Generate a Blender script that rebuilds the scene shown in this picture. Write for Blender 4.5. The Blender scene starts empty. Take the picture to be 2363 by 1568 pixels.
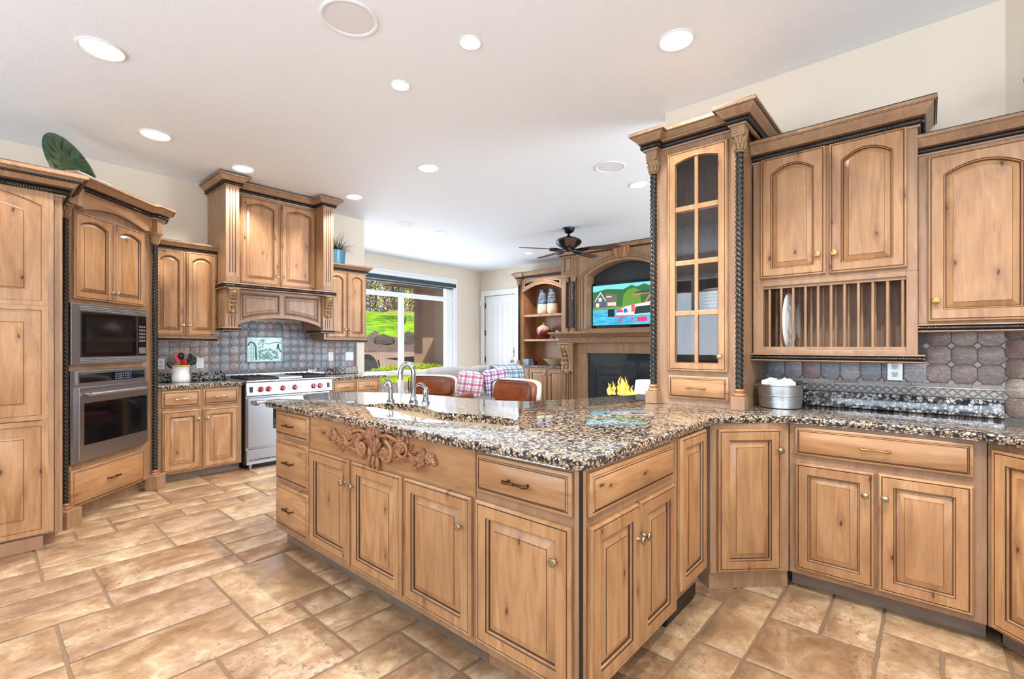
import bpy, bmesh, math, random
from math import pi, sin, cos, radians as R, sqrt, atan2
from mathutils import Vector, Matrix
SC = bpy.context.scene
COL = SC.collection
# ---------------------------------------------------------------- camera, sky, sun, daylight, exposure
YAW = 0.722192
cam_d = bpy.data.cameras.new('camera'); cam = bpy.data.objects.new('camera', cam_d); COL.objects.link(cam)
cam.location = (0, 0, 1.28); cam.rotation_euler = (R(90), 0, YAW)
cam_d.sensor_width = 36; cam_d.sensor_fit = 'HORIZONTAL'; cam_d.lens = 1093.7/2363*36
cam_d.shift_y = 16/2363; cam_d.clip_start = .02; cam_d.clip_end = 300
SC.camera = cam
vs = SC.view_settings
vs.view_transform = 'Standard'; vs.look = 'None'; vs.gamma = 1; vs.use_curve_mapping = False
vs.exposure = 0.74
W = bpy.data.worlds.new('sky'); SC.world = W; W.use_nodes = True
wn = W.node_tree; wn.nodes.clear()
wo = wn.nodes.new('ShaderNodeOutputWorld'); wb = wn.nodes.new('ShaderNodeBackground'); ws = wn.nodes.new('ShaderNodeTexSky')
ws.sky_type = 'HOSEK_WILKIE'; ws.sun_direction = Vector((.55, -.42, .73)).normalized(); ws.turbidity = 3; ws.ground_albedo = .35
wb.inputs[1].default_value = .8
wn.links.new(ws.outputs[0], wb.inputs[0]); wn.links.new(wb.outputs[0], wo.inputs[0])
def lamp_obj(name, kind, loc, energy, color=(1, 1, 1), **k):
    d = bpy.data.lights.new(name, kind); d.energy = energy; d.color = color
    for a, b in k.items(): setattr(d, a, b)
    o = bpy.data.objects.new(name, d); COL.objects.link(o); o.location = loc
    return o
def aim(o, d): o.rotation_euler = Vector(d).to_track_quat('-Z', 'Y').to_euler()
sun = lamp_obj('sun', 'SUN', (0, -10, 12), 4.6, (1, .93, .82), angle=R(.6)); aim(sun, (-.55, .42, -.73))
def daylight(name, loc, d, sx, sy, e, c=(.75, .87, 1)):
    o = lamp_obj(name, 'AREA', loc, e, c, shape='RECTANGLE', size=sx, size_y=sy); aim(o, d); return o
daylight('daylight_back_window', (-3.4, -3.15, 1.75), (0, 1, .95), 2.2, 1.7, 70)
daylight('daylight_back_door', (.2, -3.15, 1.45), (0, 1, .95), 2.8, 2.2, 72)
daylight('daylight_side_window', (2.85, -.6, 1.7), (-1, 0, .95), 2.6, 1.8, 95)
daylight('living_room_fill', (2.85, 5.8, 1.5), (-1, 0, .2), 3.2, 2.4, 270)  # added area light out of view, brightens the living room
daylight('daylight_view_window', (-8.3, 5.7, 1.6), (1, 0, .1), 2.7, 2.0, 110)
# ---------------------------------------------------------------- node helpers
def sr(r, g, b):
    f = lambda c: (c/255/12.92) if c/255 <= .04045 else ((c/255+.055)/1.055)**2.4
    return (f(r), f(g), f(b), 1)
class NT:
    def __init__(s, name):
        s.m = bpy.data.materials.new(name); s.m.use_nodes = True; s.t = s.m.node_tree; s.t.nodes.clear()
        s.out = s.t.nodes.new('ShaderNodeOutputMaterial'); s.p = s.t.nodes.new('ShaderNodeBsdfPrincipled')
        s.t.links.new(s.p.outputs[0], s.out.inputs[0])
    def n(s, kind, ins=None, **attrs):
        nd = s.t.nodes.new(kind)
        for a, b in attrs.items(): setattr(nd, a, b)
        for k, v in (ins or {}).items(): s.set(nd.inputs[k], v)
        return nd
    def set(s, sock, v):
        if isinstance(v, bpy.types.NodeSocket): s.t.links.new(v, sock)
        elif isinstance(v, bpy.types.Node): s.t.links.new(v.outputs[0], sock)
        else: sock.default_value = v
    def P(s, **k):
        for a, v in k.items(): s.set(s.p.inputs[a.replace('_', ' ')], v)
        return s.m
    def ramp(s, fac, stops, interp='LINEAR'):
        nd = s.n('ShaderNodeValToRGB', {0: fac}); cr = nd.color_ramp; cr.interpolation = interp
        while len(cr.elements) < len(stops): cr.elements.new(.5)
        for e, (p, c) in zip(cr.elements, stops):
            e.position = p; e.color = c if len(c) == 4 else (*c, 1)
        return nd.outputs[0]
    def mix(s, fac, a, b, mode='MIX'):
        nd = s.n('ShaderNodeMix', data_type='RGBA', blend_type=mode)
        s.set(nd.inputs[0], fac); s.set(nd.inputs[6], a); s.set(nd.inputs[7], b); return nd.outputs[2]
    def math(s, op, a, b=0.0, clamp=False):
        nd = s.n('ShaderNodeMath', operation=op, use_clamp=clamp); s.set(nd.inputs[0], a); s.set(nd.inputs[1], b); return nd.outputs[0]
    def coord(s, scale=(1, 1, 1), rnd=False, kind='Object', rot=(0, 0, 0)):
        tc = s.n('ShaderNodeTexCoord'); v = tc.outputs[kind]
        if rnd:
            oi = s.n('ShaderNodeObjectInfo')
            sc = s.n('ShaderNodeVectorMath', {0: (37.0, 19.0, 53.0)}, operation='SCALE'); s.set(sc.inputs['Scale'], oi.outputs['Random'])
            ad = s.n('ShaderNodeVectorMath', {0: v, 1: sc.outputs[0]}, operation='ADD'); v = ad.outputs[0]
            s.rand = oi.outputs['Random']
        mp = s.n('ShaderNodeMapping', {0: v}); mp.inputs['Scale'].default_value = scale; mp.inputs['Rotation'].default_value = rot
        return mp.outputs[0]
    def noise(s, v, scale, detail=4, rough=.55, dist=0, out=0):
        return s.n('ShaderNodeTexNoise', {'Vector': v, 'Scale': scale, 'Detail': detail, 'Roughness': rough, 'Distortion': dist}).outputs[out]
    def voro(s, v, scale, feature='F1', rnd=1, out='Distance'):
        return s.n('ShaderNodeTexVoronoi', {'Vector': v, 'Scale': scale, 'Randomness': rnd}, feature=feature).outputs[out]
    def bump(s, h, strength=.3, dist=.01):
        return s.n('ShaderNodeBump', {'Height': h, 'Strength': strength, 'Distance': dist}).outputs[0]
def mat(name, c, rough=.5, metal=0, **k):
    t = NT(name); t.P(Base_Color=c, Roughness=rough, Metallic=metal, **k); return t.m
def emis(name, c, s=1.0):
    t = NT(name); t.P(Base_Color=(0, 0, 0, 1), Roughness=1, Emission_Color=c, Emission_Strength=s); t.p.inputs['Specular IOR Level'].default_value = 0; return t.m
# ---------------------------------------------------------------- materials
def wood(name, cl, cm, cd, horiz=False, knots=True, rough=.38):
    t = NT(name)
    sc = (1.1, 8, 8) if horiz else (8, 8, 1.1)
    v = t.coord(sc, rnd=True)
    wob = t.noise(v, 1.1, 3, .5, .4)
    g = t.noise(v, 2.2, 6, .6, 1.2)
    f = t.noise(t.coord((4, 70, 70) if horiz else (70, 70, 4), rnd=True), 2.0, 3, .6)
    c = t.ramp(g, [(.18, cd), (.46, cm), (.8, cl)])
    blot = t.noise(t.coord((1.5, 1.5, 1.5), rnd=True), 1.6, 3)
    c = t.mix(t.math('MULTIPLY', t.ramp(blot, [(.4, (0, 0, 0)), (.75, (1, 1, 1))]), .45), c, cd)
    c = t.mix(.14, c, t.ramp(f, [(.35, (.25, .14, .07)), (.6, (1, .9, .75))]), 'MULTIPLY')
    if knots:
        k3 = t.n('ShaderNodeSeparateXYZ', {0: t.coord((2.6, 6.5, 6.5) if horiz else (6.5, 6.5, 2.6), rnd=True)})
        kv = t.n('ShaderNodeCombineXYZ', {0: k3.outputs[0], 1: k3.outputs[2]}).outputs[0]
        vd = t.n('ShaderNodeTexVoronoi', {'Vector': kv, 'Scale': 1.0}, voronoi_dimensions='2D'); d = vd.outputs['Distance']; col = vd.outputs['Color']
        sel = t.math('GREATER_THAN', t.n('ShaderNodeSeparateColor', {0: col}).outputs[0], .52)
        wv = t.math('ADD', d, t.math('MULTIPLY', t.math('SUBTRACT', t.noise(kv, 11, 4), .5), .15))
        core = t.math('MULTIPLY', t.ramp(wv, [(.018, (1, 1, 1)), (.045, (0, 0, 0))]), sel)
        halo = t.math('MULTIPLY', t.ramp(wv, [(.04, (1, 1, 1)), (.17, (0, 0, 0))]), sel)
        c = t.mix(t.math('MULTIPLY', halo, .45), c, (cd[0]*.75, cd[1]*.55, cd[2]*.42, 1))
        c = t.mix(t.math('MULTIPLY', core, .85), c, sr(44, 25, 14))
    hv = t.n('ShaderNodeHueSaturation', {'Color': c, 'Saturation': .97})
    t.set(hv.inputs['Value'], t.math('ADD', t.math('MULTIPLY', t.rand, .16), .92))
    t.P(Base_Color=hv.outputs[0], Roughness=rough, Normal=t.bump(g, .06, .004))
    t.p.inputs['Coat Weight'].default_value = .12; t.p.inputs['Coat Roughness'].default_value = .25
    return t.m
LW = (sr(199, 155, 107), sr(174, 127, 83), sr(130, 87, 52))
M = {}
M['wood'] = wood('knotty alder upright', *LW); M['woodh'] = wood('knotty alder level', *LW, horiz=True)
M['plain'] = wood('alder frame', sr(182, 144, 108), sr(158, 121, 88), sr(126, 93, 67), knots=False)
M['toe'] = wood('grey toe board', sr(150, 130, 112), sr(130, 110, 94), sr(104, 84, 70), horiz=True, knots=False)  # toe kick boards, greyer than the cabinet frames
M['inside'] = wood('cabinet inside', sr(168, 134, 106), sr(146, 112, 88), sr(116, 86, 64), knots=False, rough=.6)
M['carved'] = wood('carved maple', sr(188, 136, 92), sr(160, 108, 68), sr(118, 72, 42), knots=False)
M['antique'] = mat('antique carved wood', sr(158, 126, 90), .45)
M['glaze'] = mat('dark glaze', sr(70, 43, 27), .5)
M['rope'] = mat('dark bronze rope', sr(38, 34, 31), .2)
M['steel'] = mat('brushed steel', sr(168, 168, 172), .3, 1.0)
M['steel2'] = mat('pale steel', sr(182, 185, 189), .36, .95)
M['chrome'] = mat('chrome', sr(158, 163, 168), .08, 1.0)
M['nickel'] = mat('satin nickel', sr(176, 164, 140), .28, 1.0)
M['brass'] = mat('aged brass', sr(172, 142, 88), .3, 1.0)
M['bronze'] = mat('bronze', sr(96, 70, 46), .35, 1.0)
M['black'] = mat('black', sr(18, 18, 20), .35)
M['blackgloss'] = mat('black glass', sr(10, 11, 13), .05)
M['iron'] = mat('cast iron', sr(30, 30, 33), .55)
M['red'] = mat('red knob', sr(150, 12, 34), .25)
M['white'] = mat('white paint', sr(238, 240, 242), .45)
M['whiteg'] = mat('white plate', sr(236, 236, 232), .3)
M['darkgrey'] = mat('blind cloth', sr(52, 66, 70), .7)
def granite(name, hue=0):
    t = NT(name); v = t.coord((1, 1, 1))
    w = t.n('ShaderNodeVectorMath', {0: v}, operation='ADD')
    nz = t.n('ShaderNodeVectorMath', {0: t.noise(v, 60, 2, out=1), 1: (.013, .013, .013)}, operation='MULTIPLY'); t.set(w.inputs[1], nz.outputs[0])
    v2 = w.outputs[0]
    g_ = 56 if hue else 80; e = t.voro(v2, g_, 'DISTANCE_TO_EDGE'); cc = t.n('ShaderNodeSeparateColor', {0: t.voro(v2, g_, out='Color')})
    pal = [(0, sr(60, 52, 48)), (.16, sr(196, 168, 138)), (.4, sr(222, 196, 166)), (.62, sr(172, 158, 146)), (.8, sr(206, 200, 194)), (.93, sr(36, 35, 38))]
    if hue: pal = [(0, sr(80, 82, 86)), (.12, sr(176, 172, 170)), (.45, sr(208, 204, 200)), (.65, sr(150, 146, 148)), (.85, sr(196, 200, 206)), (.96, sr(60, 61, 65))]
    c = t.ramp(cc.outputs[0], pal, 'CONSTANT')
    c = t.mix(.35, c, t.ramp(t.noise(v, 260, 3), [(.3, (.35, .33, .33)), (.65, (1, 1, 1))]), 'MULTIPLY')
    sc_ = 80 if not hue else 56
    edge = t.ramp(e, [(.03, (0, 0, 0)), (.10, (1, 1, 1))])
    rd = t.ramp(t.voro(v2, sc_), [(.50, (1, 1, 1)), (.72, (0, 0, 0))])
    edge = t.math('MULTIPLY', edge, rd)
    big = t.ramp(t.noise(v, 42, 4), [(.40, (0, 0, 0)), (.50, (1, 1, 1))])
    k = t.math('MULTIPLY', edge, t.math('ADD', t.math('MULTIPLY', big, .62 if not hue else .3), .38 if not hue else .7))
    c = t.mix(k, sr(26, 26, 30), c)
    t.P(Base_Color=c, Roughness=.06)
    t.p.inputs['Coat Weight'].default_value = .6; t.p.inputs['Coat Roughness'].default_value = .03
    t.p.inputs['Specular IOR Level'].default_value = .6
    return t.m
M['granite'] = granite('baltic brown granite'); M['granite2'] = granite('grey granite', 1)
def paint(name, c, bump=0, rough=.75):
    t = NT(name); v = t.coord((1, 1, 1), kind='Object')
    n = t.noise(v, 140, 3, .6)
    t.P(Base_Color=c, Roughness=rough, Normal=t.bump(n, bump, .004)); return t.m
M['wall'] = paint('cream wall paint', sr(226, 214, 196), .05)
M['ceil'] = paint('white textured ceiling', sr(243, 249, 255), .5)
def travertine():
    t = NT('travertine tiles')
    at = t.n('ShaderNodeAttribute', attribute_name='tile'); sep = t.n('ShaderNodeSeparateColor', {0: at.outputs[0]})
    tc = t.n('ShaderNodeTexCoord')
    off = t.n('ShaderNodeVectorMath', {0: at.outputs[0]}, operation='SCALE'); off.inputs['Scale'].default_value = 23
    ad = t.n('ShaderNodeVectorMath', {0: tc.outputs['Object'], 1: off.outputs[0]}, operation='ADD')
    mp = t.n('ShaderNodeMapping', {0: ad.outputs[0]}); mp.inputs['Scale'].default_value = (1.3, 1, 1); v = mp.outputs[0]
    base = t.ramp(sep.outputs[0], [(0, sr(134, 96, 68)), (.25, sr(160, 127, 94)), (.5, sr(182, 154, 118)), (.75, sr(162, 130, 102)), (1, sr(146, 113, 92))])
    n1 = t.noise(v, 3.4, 9, .7, .6); n2 = t.noise(v, 13, 8, .72, .4)
    c = t.mix(.55, base, t.ramp(n1, [(.34, sr(106, 74, 52)), (.5, sr(160, 127, 94)), (.64, sr(208, 188, 156))]), 'MIX')
    c = t.mix(.5, c, t.ramp(n2, [(.36, (.5, .42, .36)), (.58, (1.05, 1.03, 1))]), 'MULTIPLY')
    pit = t.noise(v, 34, 6, .72, .8); zone = t.noise(v, 1.7, 3)
    pm = t.math('MULTIPLY', t.ramp(pit, [(.57, (0, 0, 0)), (.63, (1, 1, 1))]), t.ramp(zone, [(.40, (0, 0, 0)), (.58, (1, 1, 1))]))
    c = t.mix(t.math('MULTIPLY', pm, .7), c, sr(112, 78, 52))
    h = t.math('SUBTRACT', t.math('MULTIPLY', n2, .5), pm)
    t.P(Base_Color=c, Roughness=t.math('ADD', t.math('MULTIPLY', n2, .3), .24), Normal=t.bump(h, .4, .008)); return t.m
M['floor'] = travertine(); M['grout'] = paint('brown grout', sr(122, 96, 72), .3, .9)
def stone(name, stops, dark):
    t = NT(name)
    at = t.n('ShaderNodeAttribute', attribute_name='tile'); sep = t.n('ShaderNodeSeparateColor', {0: at.outputs[0]})
    tc = t.n('ShaderNodeTexCoord')
    off = t.n('ShaderNodeVectorMath', {0: at.outputs[0]}, operation='SCALE'); off.inputs['Scale'].default_value = 9
    ad = t.n('ShaderNodeVectorMath', {0: tc.outputs['Object'], 1: off.outputs[0]}, operation='ADD')
    c = t.ramp(sep.outputs[0], stops)
    mp = t.n('ShaderNodeMapping', {0: ad.outputs[0]}); mp.inputs['Scale'].default_value = (3, 3, 9); mp.inputs['Rotation'].default_value = (.5, .6, .3)
    n = t.noise(mp.outputs[0], 4.5, 6, .65, 1.6); n2 = t.noise(ad.outputs[0], 110, 3, .6)
    c = t.mix(.6, c, t.ramp(n, [(.34, dark), (.5, (.75, .73, .72)), (.66, (1.15, 1.15, 1.17))]), 'MULTIPLY')
    c = t.mix(.5, c, t.ramp(n2, [(.34, (.35, .33, .33)), (.56, (1, 1, 1))]), 'MULTIPLY')
    t.P(Base_Color=c, Roughness=.35, Normal=t.bump(n, .2, .006)); return t.m
M['slate'] = stone('grey slate tiles', [(0, sr(140, 146, 154)), (.35, sr(168, 176, 184)), (.6, sr(190, 188, 192)), (.8, sr(178, 154, 152)), (1, sr(154, 160, 168))], (.4, .42, .46, 1))
M['slate2'] = stone('warm slate tiles', [(0, sr(168, 156, 152)), (.35, sr(188, 180, 178)), (.7, sr(206, 164, 144)), (1, sr(196, 188, 182))], (.5, .46, .44, 1))
M['brownstone'] = stone('brown stone tiles', [(0, sr(150, 132, 126)), (.4, sr(178, 162, 156)), (.7, sr(170, 144, 134)), (1, sr(186, 174, 162))], (.5, .44, .42, 1))
M['tgrout'] = mat('tile grout', sr(112, 108, 104), .8)
M['insert'] = mat('pale stone insert', sr(158, 150, 142), .3)
def pane_mat(name, tint=(1, 1, 1, 1), refl=1.0, spec=(1, 1, 1, 1)):
    t = NT(name); t.t.nodes.remove(t.p)
    tr = t.n('ShaderNodeBsdfTransparent', {0: tint}); gl = t.n('ShaderNodeBsdfGlossy', {0: spec, 'Roughness': .02})
    bf = t.n('ShaderNodeNewGeometry').outputs['Backfacing']; fr = t.n('ShaderNodeFresnel', {0: t.math('SUBTRACT', 1.45, t.math('MULTIPLY', bf, 1.45-1/1.45))}); mx = t.n('ShaderNodeMixShader')
    t.set(mx.inputs[0], t.math('MULTIPLY', fr.outputs[0], refl)); t.set(mx.inputs[1], tr); t.set(mx.inputs[2], gl)
    t.t.links.new(mx.outputs[0], t.out.inputs[0]); return t.m
M['pane'] = pane_mat('window glass'); M['cabglass'] = pane_mat('cabinet glass', (.93, .93, .93, 1), .8)
# ---------------------------------------------------------------- mesh builder
class MB:
    def __init__(s): s.v = []; s.f = []; s.m = []; s.a = []; s.k = 0
    def add(s, vs, fs, m=0, mtx=None, a=None):
        o = len(s.v)
        s.v += [tuple(mtx @ Vector(p)) if mtx else tuple(p) for p in vs]
        for i, f in enumerate(fs):
            s.f.append([o+k for k in f]); s.m.append(m[i] if isinstance(m, list) else m); s.a.append(a)
        return s
    def box(s, x0, x1, y0, y1, z0, z1, m=0, mtx=None, a=None):
        e = .00017*(s.k % 9); s.k += 1; x0 -= e; x1 += e; y0 -= e; y1 += e; z0 -= e; z1 += e
        return s.add([(x0, y0, z0), (x1, y0, z0), (x1, y1, z0), (x0, y1, z0), (x0, y0, z1), (x1, y0, z1), (x1, y1, z1), (x0, y1, z1)],
                     [(0, 3, 2, 1), (4, 5, 6, 7), (0, 1, 5, 4), (1, 2, 6, 5), (2, 3, 7, 6), (3, 0, 4, 7)], m, mtx, a)
    def loops(s, L, mats=0, cap0=False, cap1=True, closed=True, mtx=None, capm=None, a=None):
        n = len(L[0]); vs = [p for l in L for p in l]; fs = []; ms = []
        for i in range(len(L)-1):
            for j in range(n if closed else n-1):
                k = (j+1) % n
                fs.append((i*n+j, i*n+k, (i+1)*n+k, (i+1)*n+j)); ms.append(mats[i] if isinstance(mats, list) else mats)
        if cap0: fs.append(tuple(range(n-1, -1, -1))); ms.append(mats[0] if isinstance(mats, list) else mats)
        if cap1: fs.append(tuple((len(L)-1)*n+j for j in range(n))); ms.append(capm if capm is not None else (mats[-1] if isinstance(mats, list) else mats))
        return s.add(vs, fs, ms, mtx, a)
    def lathe(s, prof, n=24, mtx=None, m=0, cap0=True, cap1=True):
        return s.loops([[(r*cos(2*pi*j/n), r*sin(2*pi*j/n), z) for j in range(n)] for r, z in prof], m, cap0, cap1, True, mtx)
    def tube(s, pts, r, n=8, m=0, mtx=None, cap=True):
        pts = [Vector(p) for p in pts]; rs = r if isinstance(r, (list, tuple)) else [r]*len(pts)
        L = []; up = None
        for i, p in enumerate(pts):
            d = (pts[min(i+1, len(pts)-1)]-pts[max(i-1, 0)]).normalized()
            if up is None: up = Vector((0, 0, 1)) if abs(d.z) < .9 else Vector((1, 0, 0))
            x = d.cross(up)
            x = x.normalized() if x.length > 1e-5 else Vector((1, 0, 0))
            y = x.cross(d).normalized(); up = y
            L.append([tuple(p+(x*cos(2*pi*j/n)+y*sin(2*pi*j/n))*rs[i]) for j in range(n)])
        return s.loops(L, m, cap, cap, True, mtx)
    def sphere(s, c, r, n=12, m=0, mtx=None):
        r = r if isinstance(r, (tuple, list)) else (r, r, r); k = max(5, n//2+1); L = []
        for i in range(k):
            a = -pi/2+pi*(i+.0)/(k-1); rr = max(cos(a), .02)
            L.append([(c[0]+r[0]*rr*cos(2*pi*j/n), c[1]+r[1]*rr*sin(2*pi*j/n), c[2]+r[2]*sin(a)) for j in range(n)])
        return s.loops(L, m, True, True, True, mtx)
    def prism(s, poly, y0, y1, m=0, mtx=None, plane='xz', a=None):
        f = (lambda p, d: (p[0], d, p[1])) if plane == 'xz' else ((lambda p, d: (p[0], p[1], d)) if plane == 'xy' else (lambda p, d: (d, p[0], p[1])))
        return s.loops([[f(p, y0) for p in poly], [f(p, y1) for p in poly]], m, True, True, True, mtx, a=a)
    def rope(s, p0, p1, rad, pitch, strands=3, n=14, m=0, step=None, depth=.3):
        p0 = Vector(p0); p1 = Vector(p1); d = p1-p0; Ln = d.length; d.normalize()
        up = Vector((0, 0, 1)) if abs(d.z) < .9 else Vector((1, 0, 0)); x = d.cross(up).normalized(); y = x.cross(d)
        k = max(2, int(Ln/(step or pitch/12))); L = []
        for i in range(k+1):
            t = Ln*i/k; ph = 2*pi*t/(pitch*strands); ring = []
            for j in range(n):
                th = 2*pi*j/n; q = abs(cos(strands*(th-ph)/2)); rr = rad*(1-depth+depth*q)
                ring.append(tuple(p0+d*t+(x*cos(th)+y*sin(th))*rr))
            L.append(ring)
        return s.loops(L, m, True, True)
    def sweep(s, path, prof, m=0, z0=0, closed_prof=True, dark=()):
        path = [Vector(p) for p in path]; nn = []
        for i in range(len(path)-1):
            d = (path[i+1]-path[i]).normalized(); nn.append(Vector((d.y, -d.x)))
        L = []
        for i, p in enumerate(path):
            a = nn[max(i-1, 0)]; b = nn[min(i, len(nn)-1)]; nrm = (a+b)/(1+a.dot(b))
            L.append([(p.x+nrm.x*o, p.y+nrm.y*o, z0+z) for o, z in prof])
        k0 = len(s.f); s.loops(L, m, True, True, closed_prof)
        if dark:
            n = len(prof)
            for i in range((len(L)-1)*n):
                if i % n in dark: s.m[k0+i] = 1
        return s
    def build(s, name, mats, parent=None, loc=(0, 0, 0), rot=None, smooth=35, bevel=0, norm=True):
        me = bpy.data.meshes.new(name); me.from_pydata(s.v, [], s.f)
        mats = mats if isinstance(mats, (list, tuple)) else [mats]
        for mm in mats: me.materials.append(M[mm] if isinstance(mm, str) else mm)
        me.polygons.foreach_set('material_index', s.m)
        if any(x is not None for x in s.a):
            ca = me.color_attributes.new('tile', 'FLOAT_COLOR', 'CORNER')
            for p, a in zip(me.polygons, s.a):
                for li in p.loop_indices: ca.data[li].color = (*(a or (.5, .5, .5)), 1)
        me.update()
        if norm:
            bm = bmesh.new(); bm.from_mesh(me); bmesh.ops.recalc_face_normals(bm, faces=bm.faces); bm.to_mesh(me); bm.free()
        if smooth:
            me.polygons.foreach_set('use_smooth', [True]*len(me.polygons)); me.set_sharp_from_angle(angle=R(smooth))
        o = bpy.data.objects.new(name, me); COL.objects.link(o); o.location = loc
        if rot: o.rotation_euler = rot
        if parent: o.parent = parent
        if bevel:
            b = o.modifiers.new('bevel', 'BEVEL'); b.width = bevel; b.segments = 2; b.limit_method = 'ANGLE'; b.angle_limit = R(40)
        return o
def tag(o, label=None, cat=None, group=None, kind=None):
    if label: o['label'] = label
    if cat: o['category'] = cat
    if group: o['group'] = group
    if kind: o['kind'] = kind
    return o
def thing(name, label, cat, loc=(0, 0, 0), rz=0, group=None):
    o = bpy.data.objects.new(name, None); COL.objects.link(o); o.empty_display_size = .1
    o.location = loc; o.rotation_euler = (0, 0, R(rz)); return tag(o, label, cat, group)
def struct(o): o['kind'] = 'structure'; return o
def share(o, name=None, parent=None, loc=(0, 0, 0), rot=None):
    c = o.copy(); COL.objects.link(c)
    if name: c.name = name
    if parent: c.parent = parent
    c.location = loc
    if rot: c.rotation_euler = rot
    return c
def T(x, y, z): return Matrix.Translation((x, y, z))
def RX(a): return Matrix.Rotation(R(a), 4, 'X')
def RY(a): return Matrix.Rotation(R(a), 4, 'Y')
def RZ(a): return Matrix.Rotation(R(a), 4, 'Z')
rnd = random.Random(7)
# ---------------------------------------------------------------- room shell
CZ = 3.05
def slab(name, b, m='wall'):
    return struct(MB().box(*b).build(name, m, smooth=0))
def wallseg(name, p, q, z0, z1, th=.12, m='wall'):
    p = Vector(p); q = Vector(q); d = (q-p).normalized(); n = Vector((-d.y, d.x))*th
    return struct(MB().prism([tuple(p), tuple(q), tuple(q+n), tuple(p+n)], z0, z1, plane='xy').build(name, m, smooth=0))
slab('ceiling', (-8.4, 3.2, -3.6, 8.3, CZ, CZ+.2), 'ceil')
def floor_tiles():
    mb = MB(); u = .2035; nx, ny = 42, 30; occ = set(); g = .0055; x0, y0 = -8.1, -2.6; r = random.Random(11)
    mb.box(-8.3, 3.0, -3.4, 8.0, -.12, -.005, 1)
    for j in range(ny):
        for i in range(nx):
            if (i, j) in occ: continue
            ch = [(2, 3), (2, 3), (2, 2), (1, 2), (2, 2), (1, 1), (1, 3), (3, 2)]; r.shuffle(ch); ch.append((1, 1))
            for w, h in ch:
                if i+w <= nx and j+h <= ny and all((i+a, j+b) not in occ for a in range(w) for b in range(h)): break
            for a in range(w):
                for b in range(h): occ.add((i+a, j+b))
            X0, X1, Y0, Y1 = x0+i*u+g, x0+(i+w)*u-g, y0+j*u+g, y0+(j+h)*u-g
            def edge(a0, a1, c, axis, sgn):
                k = max(2, int(abs(a1-a0)/.05)); out = []
                for q in range(k):
                    t = a0+(a1-a0)*q/k; c2 = c+sgn*abs(r.gauss(0, .0022))
                    out.append((t, c2) if axis == 0 else (c2, t))
                return out
            P = edge(X0, X1, Y0, 0, 1)+edge(Y0, Y1, X1, 1, -1)+edge(X1, X0, Y1, 0, -1)+edge(Y1, Y0, X0, 1, 1)
            cx, cy = (X0+X1)/2, (Y0+Y1)/2
            ins = [(p[0]+(.004 if p[0] < cx else -.004), p[1]+(.004 if p[1] < cy else -.004)) for p in P]
            a = (r.random(), r.random(), r.random()); z = r.uniform(-.0008, .0008)
            mb.loops([[(p[0], p[1], -.006) for p in P], [(p[0], p[1], -.003+z) for p in P], [(p[0], p[1], z) for p in ins]], 0, a=a)
    return struct(mb.build('floor', ['floor', 'grout'], norm=False, smooth=50))
floor_tiles()
WX = -5.95                                     # range wall
wallseg('wall_left', (WX, 3.62), (WX, -3.4), 0, CZ, -.14)
slab('wall_left_return', (-8.1, WX-.13, 3.5, 3.615, 0, CZ))
wallseg('wall_right', (-1.505, 3.47), (.29, 3.47), 0, CZ, .15)
wallseg('wall_right_diagonal', (.29, 3.47), (1.35, 2.41), 0, CZ, .14)
wallseg('wall_right_side', (1.35, 2.41), (3.0, 2.41), 0, CZ, .14)
struct(MB().box(3.0, 3.12, -3.4, -2.0, 0, CZ).box(3.0, 3.12, .8, 2.6, 0, CZ).box(3.0, 3.12, -2, .8, 0, .8).box(3.0, 3.12, -2, .8, 2.65, CZ).box(3, 3.12, 2.6, 4.1, 0, CZ).box(3, 3.12, 7.5, 8.1, 0, CZ).box(3, 3.12, 4.1, 7.5, 2.75, CZ).build('wall_east', 'wall', smooth=0))
struct(MB().box(-6, -4.6, -3.42, -3.3, 0, CZ).box(-4.6, -2.2, -3.42, -3.3, 0, .85).box(-4.6, -2.2, -3.42, -3.3, 2.65, CZ).box(-2.2, -1.3, -3.42, -3.3, 0, CZ).box(-1.3, 1.7, -3.42, -3.3, 2.65, CZ).box(1.7, 3.1, -3.42, -3.3, 0, CZ).build('wall_back', 'wall', smooth=0))
wm = MB()
for x0, x1, z0 in ((-4.6, -2.2, .85), (-1.3, 1.7, .02)):
    for x in (x0, (x0+x1)/2-.04, x1-.08): wm.box(x, x+.08, -3.4, -3.32, z0, 2.65)
    wm.box(x0, x1, -3.4, -3.32, z0, z0+.08); wm.box(x0, x1, -3.4, -3.32, 2.57, 2.65)
struct(wm.build('window_2', 'white', smooth=0))
FW_Y = 7.95
DX0, DX1 = -7.86, -6.90
struct(MB().box(-8.12, DX0, FW_Y, FW_Y+.12, 0, CZ).box(DX0, DX1, FW_Y, FW_Y+.12, 2.46, CZ).box(DX1, 3.1, FW_Y, FW_Y+.12, 0, CZ).build('wall_far', 'wall', smooth=0))
WY0, WY1, WZ0, WZ1 = 4.2, 7.06, .12, 2.68
struct(MB().box(-8.14, -8, 3.5, WY0, 0, CZ).box(-8.14, -8, WY1, 8.05, 0, CZ).box(-8.14, -8, WY0, WY1, 0, WZ0).box(-8.14, -8, WY0, WY1, WZ1, CZ).build('wall_window', 'wall', smooth=0))
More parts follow.
